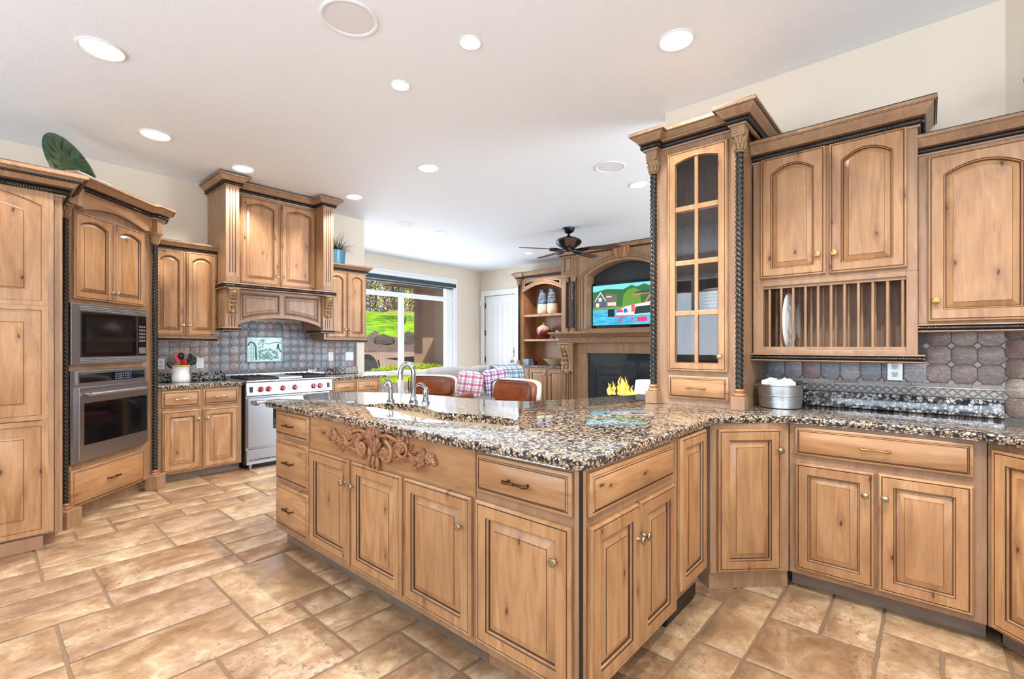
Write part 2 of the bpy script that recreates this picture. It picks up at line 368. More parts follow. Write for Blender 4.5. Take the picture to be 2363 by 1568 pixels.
# window_1: white frame, transom bar, centre post, sill rail, low light; casing as trim
w1 = thing('window_1', None, None, (-8, 0, 0)); struct(w1)
wf = MB()
wf.box(-.10, .0, WY0, WY0+.07, WZ0, WZ1).box(-.10, .0, 6.89, WY1, WZ0, WZ1).box(-.1, 0, WY0, WY1, 2.61, WZ1).box(-.1, 0, WY0, WY1, WZ0, WZ0+.09)
wf.box(-.09, .01, WY0, WY1, 2.285, 2.365).box(-.09, .0, 5.685, 5.775, WZ0, 2.3)
wf.box(-.12, .05, WY0, WY1, .70, .785)
struct(wf.build('window_frame', 'white', w1, smooth=0, bevel=.008))
for k, (a, b, c, d) in enumerate(((WY0+.06, 6.9, 2.36, 2.62), (WY0+.06, 5.69, .78, 2.29), (5.77, 6.9, .78, 2.29), (WY0+.06, 5.69, .2, .71), (5.77, 6.9, .2, .71))):
    struct(MB().box(-.06, -.054, a, b, c, d).build('window_pane', 'pane', w1, smooth=0))
cs = MB()
for o, w in ((0, .10), (.10, .03)): pass
cs.box(0, .022, WY0-.12, WY0, .0, 2.78).box(0, .022, WY1, WY1+.12, 0, 2.78).box(0, .022, WY0-.12, WY1+.12, 2.68, 2.78)
cs.box(.022, .036, WY1+.09, WY1+.12, 0, 2.78).box(.022, .036, WY0-.12, WY1+.12, 2.75, 2.78).box(.022, .03, WY1, WY1+.03, 0, 2.7).box(.022, .03, WY0, WY1, 2.68, 2.71)
struct(cs.build('trim_1', 'white', None, (-8, 0, 0), smooth=0, bevel=.004))
bl = thing('roller_blind', 'dark grey roller blind rolled up at the top of the big living room window', 'blind', (-7.96, 5.65, 2.66))
MB().box(-.02, .06, -1.44, 1.44, -.075, 0).build('headbox', 'darkgrey', bl, smooth=0, bevel=.006)
MB().box(-.01, .05, -1.44, 1.40, -.095, -.075).build('bottom_rail', 'steel2', bl, smooth=0)
MB().box(0, .04, -1.43, 1.36, -.122, -.095).build('cloth', 'darkgrey', bl, smooth=0)
# door_1: white plank door in its casing
d1 = thing('door_1', None, None, (DX0, FW_Y, 0)); struct(d1)
dm = MB().box(0, DX1-DX0, .03, .07, .01, 2.45)
for k in range(5):
    x = .09+k*.156; dm.box(x, x+.148, .022, .03, .2, 2.24)
struct(dm.build('door_leaf', 'white', d1, smooth=0, bevel=.003))
struct(MB().lathe([(.02, 0), (.02, .05), (.033, .055), (.036, .075), (.025, .09), (.01, .093)], 14, T(.865, .02, .95) @ RX(90)).build('door_knob', 'nickel', d1))
struct(MB().box(.835, .895, .012, .024, 1.05, 1.26).lathe([(.024, 0), (.022, .014), (.01, .016)], 14, T(.865, .014, 1.16) @ RX(90)).build('lock_plate', 'nickel', d1, bevel=.01))
for z in (.98, 1.6, 2.24): struct(MB().box(-.012, .012, .0, .024, z-.06, z+.06).build('hinge', 'black', d1, smooth=0))
struct(MB().box(-.11, 0, -.03, .02, 0, 2.56).box(DX1-DX0, DX1-DX0+.11, -.03, .02, 0, 2.56).box(-.11, DX1-DX0+.11, -.03, .02, 2.46, 2.575).build('trim_2', 'white', None, (DX0, FW_Y, 0), smooth=0, bevel=.006))
struct(MB().box(-.016, 0, 0, .3, 0, .14).build('baseboard_far', 'white', None, (-7.98, 7.3, 0), smooth=0))
tag(MB().box(-.03, .016, -.05, 0, -.06, .06).build('wall_sensor', 'white', None, (-7.955, FW_Y, 2.3), smooth=0, bevel=.008), 'small white sensor box high on the wall beside the white door', 'sensor')
# ---------------------------------------------------------------- cabinet parts
def contour(x0, z0, w, h, inset, arch, n=10):
    a, b, c, d = x0+inset, x0+w-inset, z0+inset, z0+h-inset
    if arch: arch *= max(.3, (b-a)/(w-.11))**1.6
    pts = [(a, c), (b, c), (b, d-arch)]
    for k in range(1, n):
        t = k/n; x = b+(a-b)*t; pts.append((x, d-arch+arch*(1-(2*t-1)**2) if arch else d))
    pts.append((a, d-arch)); return pts
def panel(mb, x0, z0, w, h, fw=.056, arch=0, raised=None, y=0):
    if raised is None: raised = .026 if arch else .031
    st = [(0, 0, 0), (0, -.013, 0), (.005, -.019, 0), (.010, -.020, 0), (.0118, -.0172, 0), (.0155, -.0172, 0), (.0172, -.020, 0),
          (fw, -.020, 1), (fw+.003, -.0155, 1), (fw+.0055, -.0155, 1), (fw+.008, -.010, 1), (fw+.011, -.0035, 1), (fw+.011+raised*.93, -.0155, 1), (fw+.011+raised*.97, -.0178, 1), (fw+.011+raised, -.0178, 1)]
    mats = [0, 0, 0, 0, 1, 0, 0, 1, 0, 0, 1, 0, 1, 0]
    L = [[(p[0], y+yy, p[1]) for p in contour(0, 0, w, h, i, arch if ar else 0)] for i, yy, ar in st]
    mb.loops(L, mats, True, True, mtx=T(x0, 0, z0), capm=0)
def slabfront(mb, x0, z0, w, h, y=0):
    st = [(0, 0), (0, -.011), (.004, -.014), (.012, -.0155), (.0145, -.0135), (.018, -.0185), (.0215, -.0185), (.0245, -.0205)]
    L = [[(p[0], y+yy, p[1]) for p in contour(0, 0, w, h, i, 0, 4)] for i, yy in st]
    mb.loops(L, [0, 0, 0, 1, 0, 1, 0], True, True, mtx=T(x0, 0, z0), capm=0)
KNOB = {}
def knob(door, x, z, m='nickel', y=-.02):
    k = KNOB.get(m)
    if k is None:
        o = MB().lathe([(.0075, 0), (.006, .004), (.005, .013), (.0085, .018), (.0155, .021), (.0165, .025), (.0145, .029), (.006, .0315)], 16, RX(90)).build('knob', m); KNOB[m] = o
    else:
        o = k.copy(); COL.objects.link(o); o.name = 'knob'
    o.parent = door; o.location = (x, y, z); return o
PULL = {}
def pull(dr, x, z, m='brass', w=.12, y=-.021):
    k = PULL.get(m)
    if k is None:
        mb = MB()
        for s in (-1, 1):
            mb.lathe([(.006, 0), (.004, .006), (.004, .024)], 10, T(s*.045, 0, 0) @ RX(90))
            pts = [(s*.004, -.024, .0), (s*.02, -.0265, .001), (s*.04, -.026, -.001), (s*.056, -.024, .001), (s*.06, -.024, .001)]
            mb.tube(pts, [.0055, .0048, .0065, .0072, .004], 8)
        o = mb.build('pull', m); PULL[m] = o
    else:
        o = k.copy(); COL.objects.link(o); o.name = 'pull'
    o.parent = dr; o.location = (x, y, z); return o
def door(cab, x0, x1, z0, z1, kx=None, kz=None, arch=0, fw=.056, km='nickel', name='door'):
    mb = MB(); panel(mb, 0, 0, x1-x0, z1-z0, fw, arch); d = mb.build(name, ['wood', 'glaze'], cab, (x0, -.001, z0))
    if kx is not None: knob(d, kx-x0, kz-z0, km)
    return d
def drawer(cab, x0, x1, z0, z1, p=True, m='brass'):
    mb = MB(); slabfront(mb, 0, 0, x1-x0, z1-z0); d = mb.build('drawer', ['woodh', 'glaze'], cab, (x0, -.001, z0))
    if p: pull(d, (x1-x0)/2, (z1-z0)/2, m)
    return d
def base_body(cab, w, depth, top=.875, toe=.1, rec=.07, x0=0, m='plain'):
    mb = MB().box(x0, x0+w, 0, depth, toe, top)
    o = mb.build('carcass', m, cab, smooth=0, bevel=.002)
    MB().box(x0, x0+w, rec, depth-.01, 0, toe).build('toe_kick', 'toe', cab, smooth=0); return o
def crown(cab, path, z, h=.11, p=.075, rope=True, name='crown_molding'):
    s = h/.11; q = p/.075
    prof = [(0, 0), (.009*q, 0), (.011*q, .009*s), (.009*q, .012*s), (.009*q, .031*s), (.026*q, .036*s), (.032*q, .044*s), (.044*q, .062*s), (.060*q, .079*s), (.062*q, .084*s), (.068*q, .084*s), (.071*q, .088*s), (.075*q, .088*s), (.075*q, .103*s), (.072*q, .108*s), (.068*q, .11*s), (-.004, .11*s), (-.004, 0)]
    o = MB().sweep(path, prof, z0=z, dark=(2, 3, 4, 5, 9, 11, 13, 14, 15)).build(name, ['plain', 'glaze'], cab, smooth=25)
    if rope: ropeline(cab, path, z+.0215*s, .017*q, .0125*s)
    return o
def offs(path, d):
    path = [Vector(p) for p in path]; nn = [Vector(((b-a).normalized().y, -(b-a).normalized().x)) for a, b in zip(path, path[1:])]; out = []
    for i, p in enumerate(path):
        a = nn[max(i-1, 0)]; b = nn[min(i, len(nn)-1)]; n = (a+b)/(1+a.dot(b)); out.append(p+n*d)
    return out
def ropeline(cab, path, z, d, r, name='rope_molding'):
    mb = MB(); P = offs(path, d)
    for a, b in zip(P, P[1:]): mb.rope((a.x, a.y, z), (b.x, b.y, z), r, .0125, 2, 8, step=.0042, depth=.42)
    return mb.build(name, 'rope', cab, smooth=60)
def rail(cab, path, z, h=.045, p=.028):
    prof = [(-.02, 0), (p*.6, 0), (p, h*.12), (p, h*.22), (p*.45, h*.3), (p*.45, h*.72), (p, h*.8), (p, h*.92), (p*.7, h), (-.02, h)]
    o = MB().sweep(path, prof, z0=z, dark=(0, 3, 4, 5, 8)).build('light_rail', ['plain', 'glaze'], cab, smooth=25); ropeline(cab, path, z+h*.51, p*.62, h*.23); return o
def column(cab, x, y, z0, z1, foot=.075, footw=.038, r=.022, cap=.1, capw=.036):
    """engaged rope column: foot block, turned base, twisted shaft, leafy capital"""
    c = bpy.data.objects.new('column', None); COL.objects.link(c); c.empty_display_size = .05; c.parent = cab; c.location = (x, y, z0)
    H = z1-z0
    MB().box(-footw, footw, -footw, footw, 0, foot).build('foot_block', 'plain', c, smooth=0, bevel=.003)
    MB().lathe([(r*1.45, foot), (r*1.6, foot+.008), (r*1.45, foot+.016), (r*1.1, foot+.020), (r*1.25, foot+.028), (r*1.3, foot+.034), (r*1.05, foot+.042)], 20).build('turned_base', 'carved', c)
    MB().rope((0, 0, foot+.04), (0, 0, H-cap+.006), r, .029, 3, 18, step=.0075, depth=.42).build('twisted_shaft', 'rope', c, smooth=70)
    mb = MB().lathe([(r*1.05, H-cap), (r*1.25, H-cap+.006), (r*1.0, H-cap+.012), (r*1.1, H-cap*.5), (r*1.4, H-.016), (r*1.35, H-.012)], 16)
    mb.box(-capw, capw, -capw, capw, H-.012, H)
    for tier, (zz, hh) in enumerate(((H-cap+.014, cap*.4), (H-cap*.55, cap*.42))):
        for k in range(8):
            a = k*45+tier*22.5; mt = RZ(a) @ T(r*1.08, 0, zz)
            mb.tube([(0, 0, 0), (.003, 0, hh*.5), (.008+.004*tier, 0, hh*.85), (.014+.004*tier, 0, hh*.92), (.013+.004*tier, 0, hh*.75)], [.0075, .0085, .007, .0045, .003], 6, mtx=mt)
    mb.build('leaf_capital', 'antique', c, smooth=50)
    return c
# ---------------------------------------------------------------- island
FY = 1.305
isl = 'island base cabinets'
c = thing('drawer_cabinet', 'knotty wood island unit of three stacked drawers at the far left end', 'cabinet', (-3.2, FY, 0), 0, isl)
base_body(c, .483, .58)
for a, b in ((.716, .866), (.432, .690), (.140, .405)): drawer(c, .03, .475, a, b, m='bronze')
c = thing('sink_cabinet', 'knotty wood island sink unit with three doors under a carved flower garland', 'cabinet', (-2.715, FY, 0), 0, isl)
base_body(c, 1.378, .12)
MB().box(0, 1.378, -.004, 0, .69, .872).build('false_front', 'woodh', c, smooth=0)
door(c, .010, .450, .138, .684, .412, .567); door(c, .470, .906, .138, .684, .505, .567); door(c, .925, 1.363, .135, .684, 1.315, .567)
def applique():
    mb = MB(); r = random.Random(3)
    def spiral(cx, cz, r0, turns, sgn, a0, y=-.012, w=.009):
        pts = []; rs = []; n = int(14*turns)
        for k in range(n+1):
            t = k/n; a = a0+sgn*2*pi*turns*t; rr = r0*(1-t)**.8+.003
            pts.append((cx+rr*cos(a), y-.012*t, cz+rr*sin(a))); rs.append(w*(1-.6*t))
        mb.tube(pts, rs, 7)
    def leaf(x, z, ang, l, w, y=-.006, curl=.25):
        n = 8; A = R(ang); L = []
        for k in range(n):
            t = k/(n-1); cx_ = x+l*t*cos(A)-curl*l*t*t*sin(A); cz_ = z+l*t*sin(A)+curl*l*t*t*cos(A); B = A+2*curl*t
            ww = max(.0012, w*sin(pi*min(.985, .1+.885*t))**.8); hh = .010*sin(pi*min(.98, .15+.75*t))+.004
            nx, nz = -sin(B), cos(B)
            L.append([(cx_+nx*ww*q, y-hh*g, cz_+nz*ww*q) for q, g in ((-1, 0), (-.75, .9), (-.35, 1), (0, .45), (.35, 1), (.75, .9), (1, 0), (0, -.4))])
        mb.loops(L, 0, True, True)
    def rose(x, z, s):
        mb.sphere((x, -.012, z), (s*1.05, .012, s*1.05), 10)
        for ring, (k, rr, w) in enumerate(((5, .95, .30), (4, .62, .24), (3, .32, .2))):
            for j in range(k):
                a0 = 2*pi*j/k+ring*.7; pts = [(x+s*rr*cos(a0+q*.95*2*pi/k/4), -.016-.004*ring-.004*sin(pi*q/4), z+s*rr*sin(a0+q*.95*2*pi/k/4)) for q in range(5)]
                mb.tube(pts, [s*w*.35, s*w*.8, s*w, s*w*.8, s*w*.35], 6)
        mb.sphere((x, -.028, z), (s*.16, .006, s*.16), 6)
    for s in (-1, 1):
        spiral(s*.10, -.020, .052, 1.35, -s, R(90) if s > 0 else R(90), w=.013)
        spiral(s*.235, .022, .045, 1.2, s, R(200) if s > 0 else R(-20), w=.011)
        rose(s*.105, -.022, .026); rose(s*.225, .03, .028); rose(s*.37, -.012, .024); rose(s*.425, .006, .020)
        for k in range(6): leaf(s*(.15+.028*k), -.052+.006*k, 90+s*(-70)+s*(-10), .065, .011)
        for k in range(5): leaf(s*(.27+.03*k), -.025+.003*k, 90-s*(95-25*k), .055, .010)
        for k in range(4): leaf(s*(.04+.04*k), .045-.006*k, 90-s*(20+28*k), .06, .011)
        for k in range(7): leaf(s*(.405+.006*k), -.012+.006*k, 90-s*(50+24*k), .045, .011)
        for k in range(8): leaf(s*(.06+.045*k), .03-.008*k, 90-s*(70+14*(k % 3)), .05, .010, -.002)
        mb.tube([(s*.05, -.012, .055), (s*.12, -.016, .066), (s*.19, -.012, .05), (s*.25, -.010, .02), (s*.32, -.010, -.02), (s*.40, -.008, -.01)], [.009, .010, .009, .008, .008, .004], 8)
    for s in (-1, 1):
        for k in range(9): leaf(s*(.07+.018*k), -.045+.010*(k % 4), 90-s*(120-18*k), .055, .012, -.001)
        for k in range(7): leaf(s*(.20+.02*k), .045-.010*k, 90-s*(-10+25*k), .05, .011, -.001)
        for k in range(6): leaf(s*(.30+.018*k), -.035+.004*k, 90-s*(150-20*k), .04, .010, -.001)
        rose(s*.32, -.02, .018)
    for k in range(26):                                       # woven bouquet in the middle
        x = r.uniform(-.055, .055); z = r.uniform(-.06, .07); leaf(x, z, 60+r.uniform(-45, 45), .05, .012, -.016)
    for k in range(3): mb.tube([(-.03+.03*k, -.012, -.05), (-.04+.04*k, -.02, -.085), (-.035+.035*k, -.012, -.11)], [.010, .013, .006], 7)
    return mb
ap = applique().build('carved_applique', 'carved', c, (.685, -.004, .795), smooth=60); ap['label'] = 'carved garland of roses, scrolls and leaves'
c = thing('corner_cabinet', 'knotty wood island unit at the near corner with doors and drawers on both faces', 'cabinet', (-1.335, FY, 0), 0, isl)
mb = MB().box(.0, .485, 0, .75, .1, .875).build('carcass', 'plain', c, smooth=0, bevel=.002)
MB().box(0, .415, .07, .75, 0, .1).build('toe_kick', 'plain', c, smooth=0)
MB().box(.4795, .4885, -.0035, .0055, .1, .875).build('corner_groove', 'black', c, smooth=0)
MB().box(.462, .4795, -.006, 0, .1, .875).box(.485, .491, .006, .022, .1, .875).build('corner_bead', 'plain', c, smooth=0, bevel=.002)
drawer(c, .012, .456, .718, .864, m='bronze'); door(c, .012, .454, .136, .684, .400, .565)
def side_part(o, x, y): o.rotation_euler = (0, 0, R(90)); o.location = (x, y, o.location[2]); return o
o = drawer(c, 0, .675, .716, .860, False); side_part(o, .486, .033)
o = door(c, 0, .345, .125, .682, .325, .550); side_part(o, .486, .033)
o = door(c, 0, .330, .125, .682, .022, .550); side_part(o, .486, .386)
c = thing('appliance_cabinet', 'narrow wood-fronted appliance on a black plinth between island end and angled corner unit', 'cabinet', (-.85, 2.06, 0), 90, isl)
MB().box(0, .36, .03, .5, .10, .875).box(0, .022, 0, .06, .1, .875).build('carcass', 'plain', c, smooth=0)
MB().box(.022, .36, .05, .5, 0, .10).box(.022, .36, .042, .05, .02, .08).build('black_plinth', 'black', c, smooth=0)
door(c, .026, .347, .18, .868, fw=.05)
# ---------------------------------------------------------------- right run
rr = 'base cabinets of the right run'
c = thing('angled_cabinet', 'angled wood base unit with one tall door, in the inner corner beside the island', 'cabinet', (-.865, 2.556, 0), 45, rr)
mb = MB().prism([(0, 0), (.43, 0), (.43, .35), (.3, .5), (.1, .5), (0, .35)], .085, .875, plane='xy').build('carcass', 'plain', c, smooth=0, bevel=.002)
MB().prism([(.0, .012), (.43, .012), (.43, .3), (0, .3)], 0, .085, plane='xy').build('toe_kick', 'plain', c, smooth=0)
door(c, .036, .380, .098, .845, .362, .735)
c = thing('wide_cabinet', 'wood base unit under the plate rack, one wide drawer above two doors', 'cabinet', (-.559, 2.865, 0), 0, rr)
base_body(c, .744, .58, toe=.085)
drawer(c, .028, .702, .712, .858); door(c, .030, .361, .114, .672, .327, .563); door(c, .376, .702, .114, .674, .402, .563)
c = thing('corner_base_cabinet', 'angled orange-toned wood base unit cut off by the right picture edge', 'cabinet', (.187, 2.865, 0), -45, rr)
base_body(c, .62, .4, toe=.085); door(c, .028, .49, .10, .846, .45, .6)
# ---------------------------------------------------------------- countertops
def offset_poly(P, d):
    n = len(P); out = []
    for i in range(n):
        a, b, c = Vector(P[i-1]), Vector(P[i]), Vector(P[(i+1) % n])
        d1 = (b-a).normalized(); d2 = (c-b).normalized(); n1 = Vector((-d1.y, d1.x)); n2 = Vector((-d2.y, d2.x))
        q = (n1+n2)/max(.3, 1+n1.dot(n2)); out.append(tuple(b+q*d))
    return out
def smoothp(P, it=2):
    for _ in range(it):
        Q = []
        for i in range(len(P)):
            a, b = P[i], P[(i+1) % len(P)]
            Q += [(a[0]*.75+b[0]*.25, a[1]*.75+b[1]*.25), (a[0]*.25+b[0]*.75, a[1]*.25+b[1]*.75)]
        P = Q
    return P
EDGE = [(.012, .915), (.005, .913), (.001, .908), (0, .898), (.002, .889), (.007, .882), (.006, .878), (.016, .875)]
def counter(name, P, holes=(), label=None, mtl='granite', rough_edge=True):
    bm = bmesh.new(); r = random.Random(5)
    def ring(Q, z): return [bm.verts.new((p[0], p[1], z)) for p in Q]
    rings = []
    for i, (d, z) in enumerate(EDGE): rings.append(ring(offset_poly(P, d), z))
    for A, B in zip(rings, rings[1:]):
        for i in range(len(A)): bm.faces.new((A[i], B[i], B[(i+1) % len(A)], A[(i+1) % len(A)]))
    top_e = [bm.edges.get((rings[0][i], rings[0][(i+1) % len(P)])) for i in range(len(P))]
    bot_e = [bm.edges.get((rings[-1][i], rings[-1][(i+1) % len(P)])) for i in range(len(P))]
    for Hh in holes:
        a = ring(Hh, .915); a2 = ring(offset_poly(Hh, -.004), .911) if False else ring(Hh, .912); b = ring(Hh, .875)
        for A, B in ((a, a2), (a2, b)):
            for i in range(len(A)): bm.faces.new((A[i], A[(i+1) % len(A)], B[(i+1) % len(A)], B[i]))
        top_e += [bm.edges.get((a[i], a[(i+1) % len(a)])) for i in range(len(a))]; bot_e += [bm.edges.get((b[i], b[(i+1) % len(b)])) for i in range(len(b))]
    bmesh.ops.triangle_fill(bm, edges=top_e, use_beauty=True, normal=(0, 0, 1)); bmesh.ops.triangle_fill(bm, edges=bot_e, use_beauty=True, normal=(0, 0, -1))
    bmesh.ops.recalc_face_normals(bm, faces=bm.faces)
    me = bpy.data.meshes.new(name); bm.to_mesh(me); bm.free(); me.materials.append(M[mtl])
    me.polygons.foreach_set('use_smooth', [True]*len(me.polygons)); me.set_sharp_from_angle(angle=R(30))
    o = bpy.data.objects.new(name, me); COL.objects.link(o); return tag(o, label, 'countertop')
SINK = [(-2.60, 1.565), (-2.46, 1.585), (-2.30, 1.575), (-2.10, 1.515), (-1.90, 1.497), (-1.74, 1.535), (-1.60, 1.545), (-1.50, 1.565), (-1.43, 1.65), (-1.44, 1.72), (-1.56, 1.79), (-1.72, 1.80), (-1.87, 1.75), (-2.02, 1.70), (-2.16, 1.745), (-2.31, 1.805), (-2.46, 1.83), (-2.58, 1.79), (-2.66, 1.70), (-2.66, 1.62)]
SINK = smoothp(SINK, 1)
far = [(-1.505, 3.46), (-1.62, 3.44), (-1.68, 3.30), (-1.77, 3.04), (-1.88, 2.70), (-2.02, 2.45), (-2.2, 2.34), (-2.45, 2.31), (-2.8, 2.27), (-3.2, 2.16), (-3.45, 2.03), (-3.6, 1.88), (-3.58, 1.74), (-3.46, 1.50), (-3.39, 1.34), (-3.34, 1.285), (-3.26, 1.275)]
front = [(-2.4, 1.272), (-1.6, 1.268), (-.92, 1.270), (-.852, 1.285), (-.826, 1.33), (-.824, 1.7), (-.826, 2.2), (-.832, 2.46), (-.815, 2.56), (-.76, 2.64), (-.64, 2.765), (-.56, 2.82), (-.46, 2.838), (-.2, 2.838), (.06, 2.835), (.16, 2.815), (.24, 2.76), (.62, 2.38)]
back = [(.98, 2.76), (.282, 3.458), (-.3, 3.458)]
counter('countertop', far+front+back, [SINK], 'long polished granite countertop running over the island and along the right wall')
cl = counter('countertop', [(-5.93, 1.10), (-5.325, 1.10), (-5.325, 1.848), (-5.93, 1.848)], (), 'short granite countertop left of the range, holding the utensil crock')
cr = counter('countertop', [(-5.93, 2.80), (-5.325, 2.80), (-5.325, 3.56), (-5.40, 3.63), (-5.93, 3.63)], (), 'short granite countertop right of the range, below the pale wall outlets')
# sink bowl
bm = MB(); A = offset_poly(SINK, -.012); 
cx = sum(p[0] for p in A)/len(A); cy = sum(p[1] for p in A)/len(A)
sh = lambda k, z: [(cx+(p[0]-cx)*k, cy+(p[1]-cy)*k, z) for p in A]
o = bm.loops([sh(1.0, .8742), sh(.985, .86), sh(.97, .76), sh(.90, .715), sh(.45, .705)], 0, False, True).build('kitchen_sink', mat('cream sink', sr(206, 188, 160), .25))
tag(o, 'cream wavy double-bowl sink sunk under the island granite', 'sink')
# ---------------------------------------------------------------- taps on the island
def tap(name, label, x, y, cat='faucet'): return thing(name, label, cat, (x, y, .915))
t = tap('kitchen_faucet', 'tall chrome gooseneck faucet standing in the middle behind the island sink', -2.50, 1.875)
MB().lathe([(.03, 0), (.03, .012), (.022, .02), (.019, .05), (.016, .06)], 20).build('base', 'chrome', t)
pts = [(0, 0, .05), (0, 0, .195)]+[(-.042*(1-cos(a))*.8, -.042*(1-cos(a))*.6, .195+.055*sin(a)) for a in [k*pi/10 for k in range(1, 11)]]+[(-.068, -.051, .17), (-.069, -.052, .15)]
MB().tube(pts, [.0155]*(len(pts)-2)+[.017, .019], 12).build('spout', 'chrome', t, smooth=60)
t = tap('water_tap', 'small chrome filter tap with side lever, left of the gooseneck faucet', -2.64, 1.80)
MB().lathe([(.027, 0), (.027, .012), (.018, .02), (.016, .06)], 18).build('base', 'chrome', t)
pts = [(0, 0, .055), (0, 0, .10), (-.004, -.004, .118), (-.014, -.012, .128), (-.026, -.02, .122), (-.03, -.024, .108)]
MB().tube(pts, [.016, .016, .017, .016, .013, .012], 12).build('spout', 'chrome', t, smooth=60)
MB().tube([(0, 0, .125), (-.01, .0, .142), (-.045, -.01, .148)], [.009, .007, .006], 8).build('lever', 'chrome', t)
t = tap('faucet_handle', 'chrome side handle with long lever, right of the gooseneck faucet', -2.43, 1.92)
MB().lathe([(.027, 0), (.027, .012), (.02, .02), (.018, .05), (.021, .07), (.02, .085), (.012, .1)], 18).build('base', 'chrome', t)
MB().tube([(0, 0, .085), (-.018, -.004, .112), (-.05, -.008, .122), (-.088, -.012, .108)], [.016, .013, .009, .007], 10).build('lever', 'chrome', t, smooth=60)
# ---------------------------------------------------------------- glass display cabinet on the peninsula
c = thing('display_cabinet', 'tall narrow glass-door wood cabinet with rope columns standing on the granite', 'cabinet', (-1.36, 2.91, .916))
Wd, Dp, Hh = .54, .53, 1.66
b = MB()
b.box(0, .018, 0, Dp, 0, Hh).box(Wd-.018, Wd, 0, Dp, 0, Hh).box(0, Wd, Dp-.015, Dp, 0, Hh).box(0, Wd, 0, Dp, 0, .03).box(0, Wd, 0, Dp, Hh-.03, Hh)
b.box(0, .135, 0, .02, 0, Hh).box(.465, Wd, 0, .02, 0, Hh).box(.13, .47, 0, .02, .182, .215).box(.13, .47, 0, .02, 0, .05).box(.13, .47, 0, .02, 1.555, Hh).box(.13, .47, .02, Dp, .195, .21)
b.build('carcass', 'plain', c, smooth=0, bevel=.002)
MB().box(.02, .13, .4, Dp-.016, .21, 1.63).box(.13, Wd-.02, Dp-.03, Dp-.016, .21, 1.63).build('inner_lining', 'inside', c, smooth=0)
for z in (.575, .885, 1.215): MB().box(.02, Wd-.02, .05, Dp-.03, z-.008, z+.008).build('shelf', 'inside', c, smooth=0)
def arched_frame(mb, w, h, fw, arch, y0, y1):
    n = 10; out = contour(0, 0, w, h, 0, 0, n); inn = contour(0, 0, w, h, fw, arch, n); in2 = contour(0, 0, w, h, fw-.004, arch, n); o2 = contour(0, 0, w, h, .006, 0, n); o3 = contour(0, 0, w, h, .013, 0, n); o4 = contour(0, 0, w, h, .017, 0, n)
    f = lambda P, y: [(p[0], y, p[1]) for p in P]
    mb.loops([f(inn, y0), f(out, y0), f(out, y1+.006), f(o2, y1), f(o3, y1), f(o3, y1+.003), f(o4, y1+.003), f(o4, y1), f(in2, y1), f(inn, y1+.004), f(inn, y0)], [0, 0, 0, 0, 0, 1, 0, 0, 1, 0], False, False)
dz0, dz1, dx0, dx1 = .211, 1.574, .118, .480
mb = MB(); arched_frame(mb, dx1-dx0, dz1-dz0, .055, .024, 0, -.021)
g = mb.build('door', ['wood', 'glaze'], c, (dx0, -.001, dz0))
mu = MB(); w2 = (dx1-dx0)/2
mu.box(w2-.0105, w2+.0105, -.018, -.004, .05, dz1-dz0-.05)
for z in (1.484, 1.794, 2.129): mu.box(.05, dx1-dx0-.05, -.018, -.004, z-.916-dz0-.015, z-.916-dz0+.015)
mu.build('muntins', 'wood', g, smooth=0, bevel=.003)
MB().box(.05, dx1-dx0-.05, -.008, -.004, .05, dz1-dz0-.05).build('glass_pane', 'cabglass', g, smooth=0)
knob(g, .322, 1.222-.916-dz0)
drawer(c, .123, .483, .041, .182)
for x in (.026, .545): column(c, x, -.018, 0, 1.571, .078, .038, .0225, .10, .034)
for x in (.026, .545): MB().box(x-.036, x+.036, -.054, .03, 1.571, Hh).build('column_block', 'plain', c, smooth=0, bevel=.002)
pr = [(-.012, .52), (-.012, -.056), (.064, -.056), (.064, .0), (.507, .0), (.507, -.056), (.583, -.056), (.583, .52)]
crown(c, pr, 1.614, .112, .078)
MB().box(-.01, .58, -.05, .52, Hh-.005, Hh+.003).build('top_board', 'plain', c, smooth=0)
# dishes inside
for k in range(7):
    o = MB().lathe([(.05, 0), (.05, .004), (.115, .018), (.118, .021), (.112, .02), (.05, .008), (.01, .007)], 28).build('dinner_plate', 'whiteg', None, (-1.00, 3.18, 1.500+k*.021))
    tag(o, 'white plate in the stack behind the third row of glass panes', 'plate', 'plates stacked in the glass cabinet')
tag(MB().lathe([(.03, 0), (.035, .006), (.11, .045), (.125, .06), (.12, .06), (.1, .043), (.03, .012)], 28).build('serving_bowl', 'blackgloss', None, (-1.215, 3.17, 1.500)), 'dark bowl beside the stacked plates in the glass cabinet', 'bowl')
tag(MB().lathe([(.05, 0), (.06, .006), (.14, .045), (.15, .055), (.145, .055), (.13, .043), (.05, .012)], 28).build('glass_dish', 'chrome', None, (-1.07, 3.17, 1.1275)), 'shiny shallow dish on the floor of the glass cabinet', 'dish')
# ---------------------------------------------------------------- plate rack cabinet and neighbours
c = thing('plate_rack_cabinet', 'wood wall cabinet with two arched doors above an open dowel plate rack', 'cabinet', (-.812, 3.16, 1.236))
Wd = .767; Hh = 1.16; Dp = .30
b = MB().box(0, Wd, 0, Dp, .43, Hh).box(0, .055, 0, Dp, 0, .43).box(.722, Wd, 0, Dp, 0, .43).box(.055, .722, 0, Dp, 0, .022).box(.055, .722, 0, Dp, .405, .43)
b.build('carcass', 'plain', c, smooth=0, bevel=.003)
MB().box(.055, .722, Dp-.012, Dp, .02, .41).build('rack_back', 'inside', c, smooth=0)
door(c, .044, .377, .450, 1.172, .341, .560, .05, km='brass'); door(c, .391, .727, .448, 1.170, .419, .558, .05, km='brass')
b = MB().box(.055, .722, .012, .034, .022, .042).box(.055, .722, .012, .034, .39, .406).build('dowel_rail', 'plain', c, smooth=0)
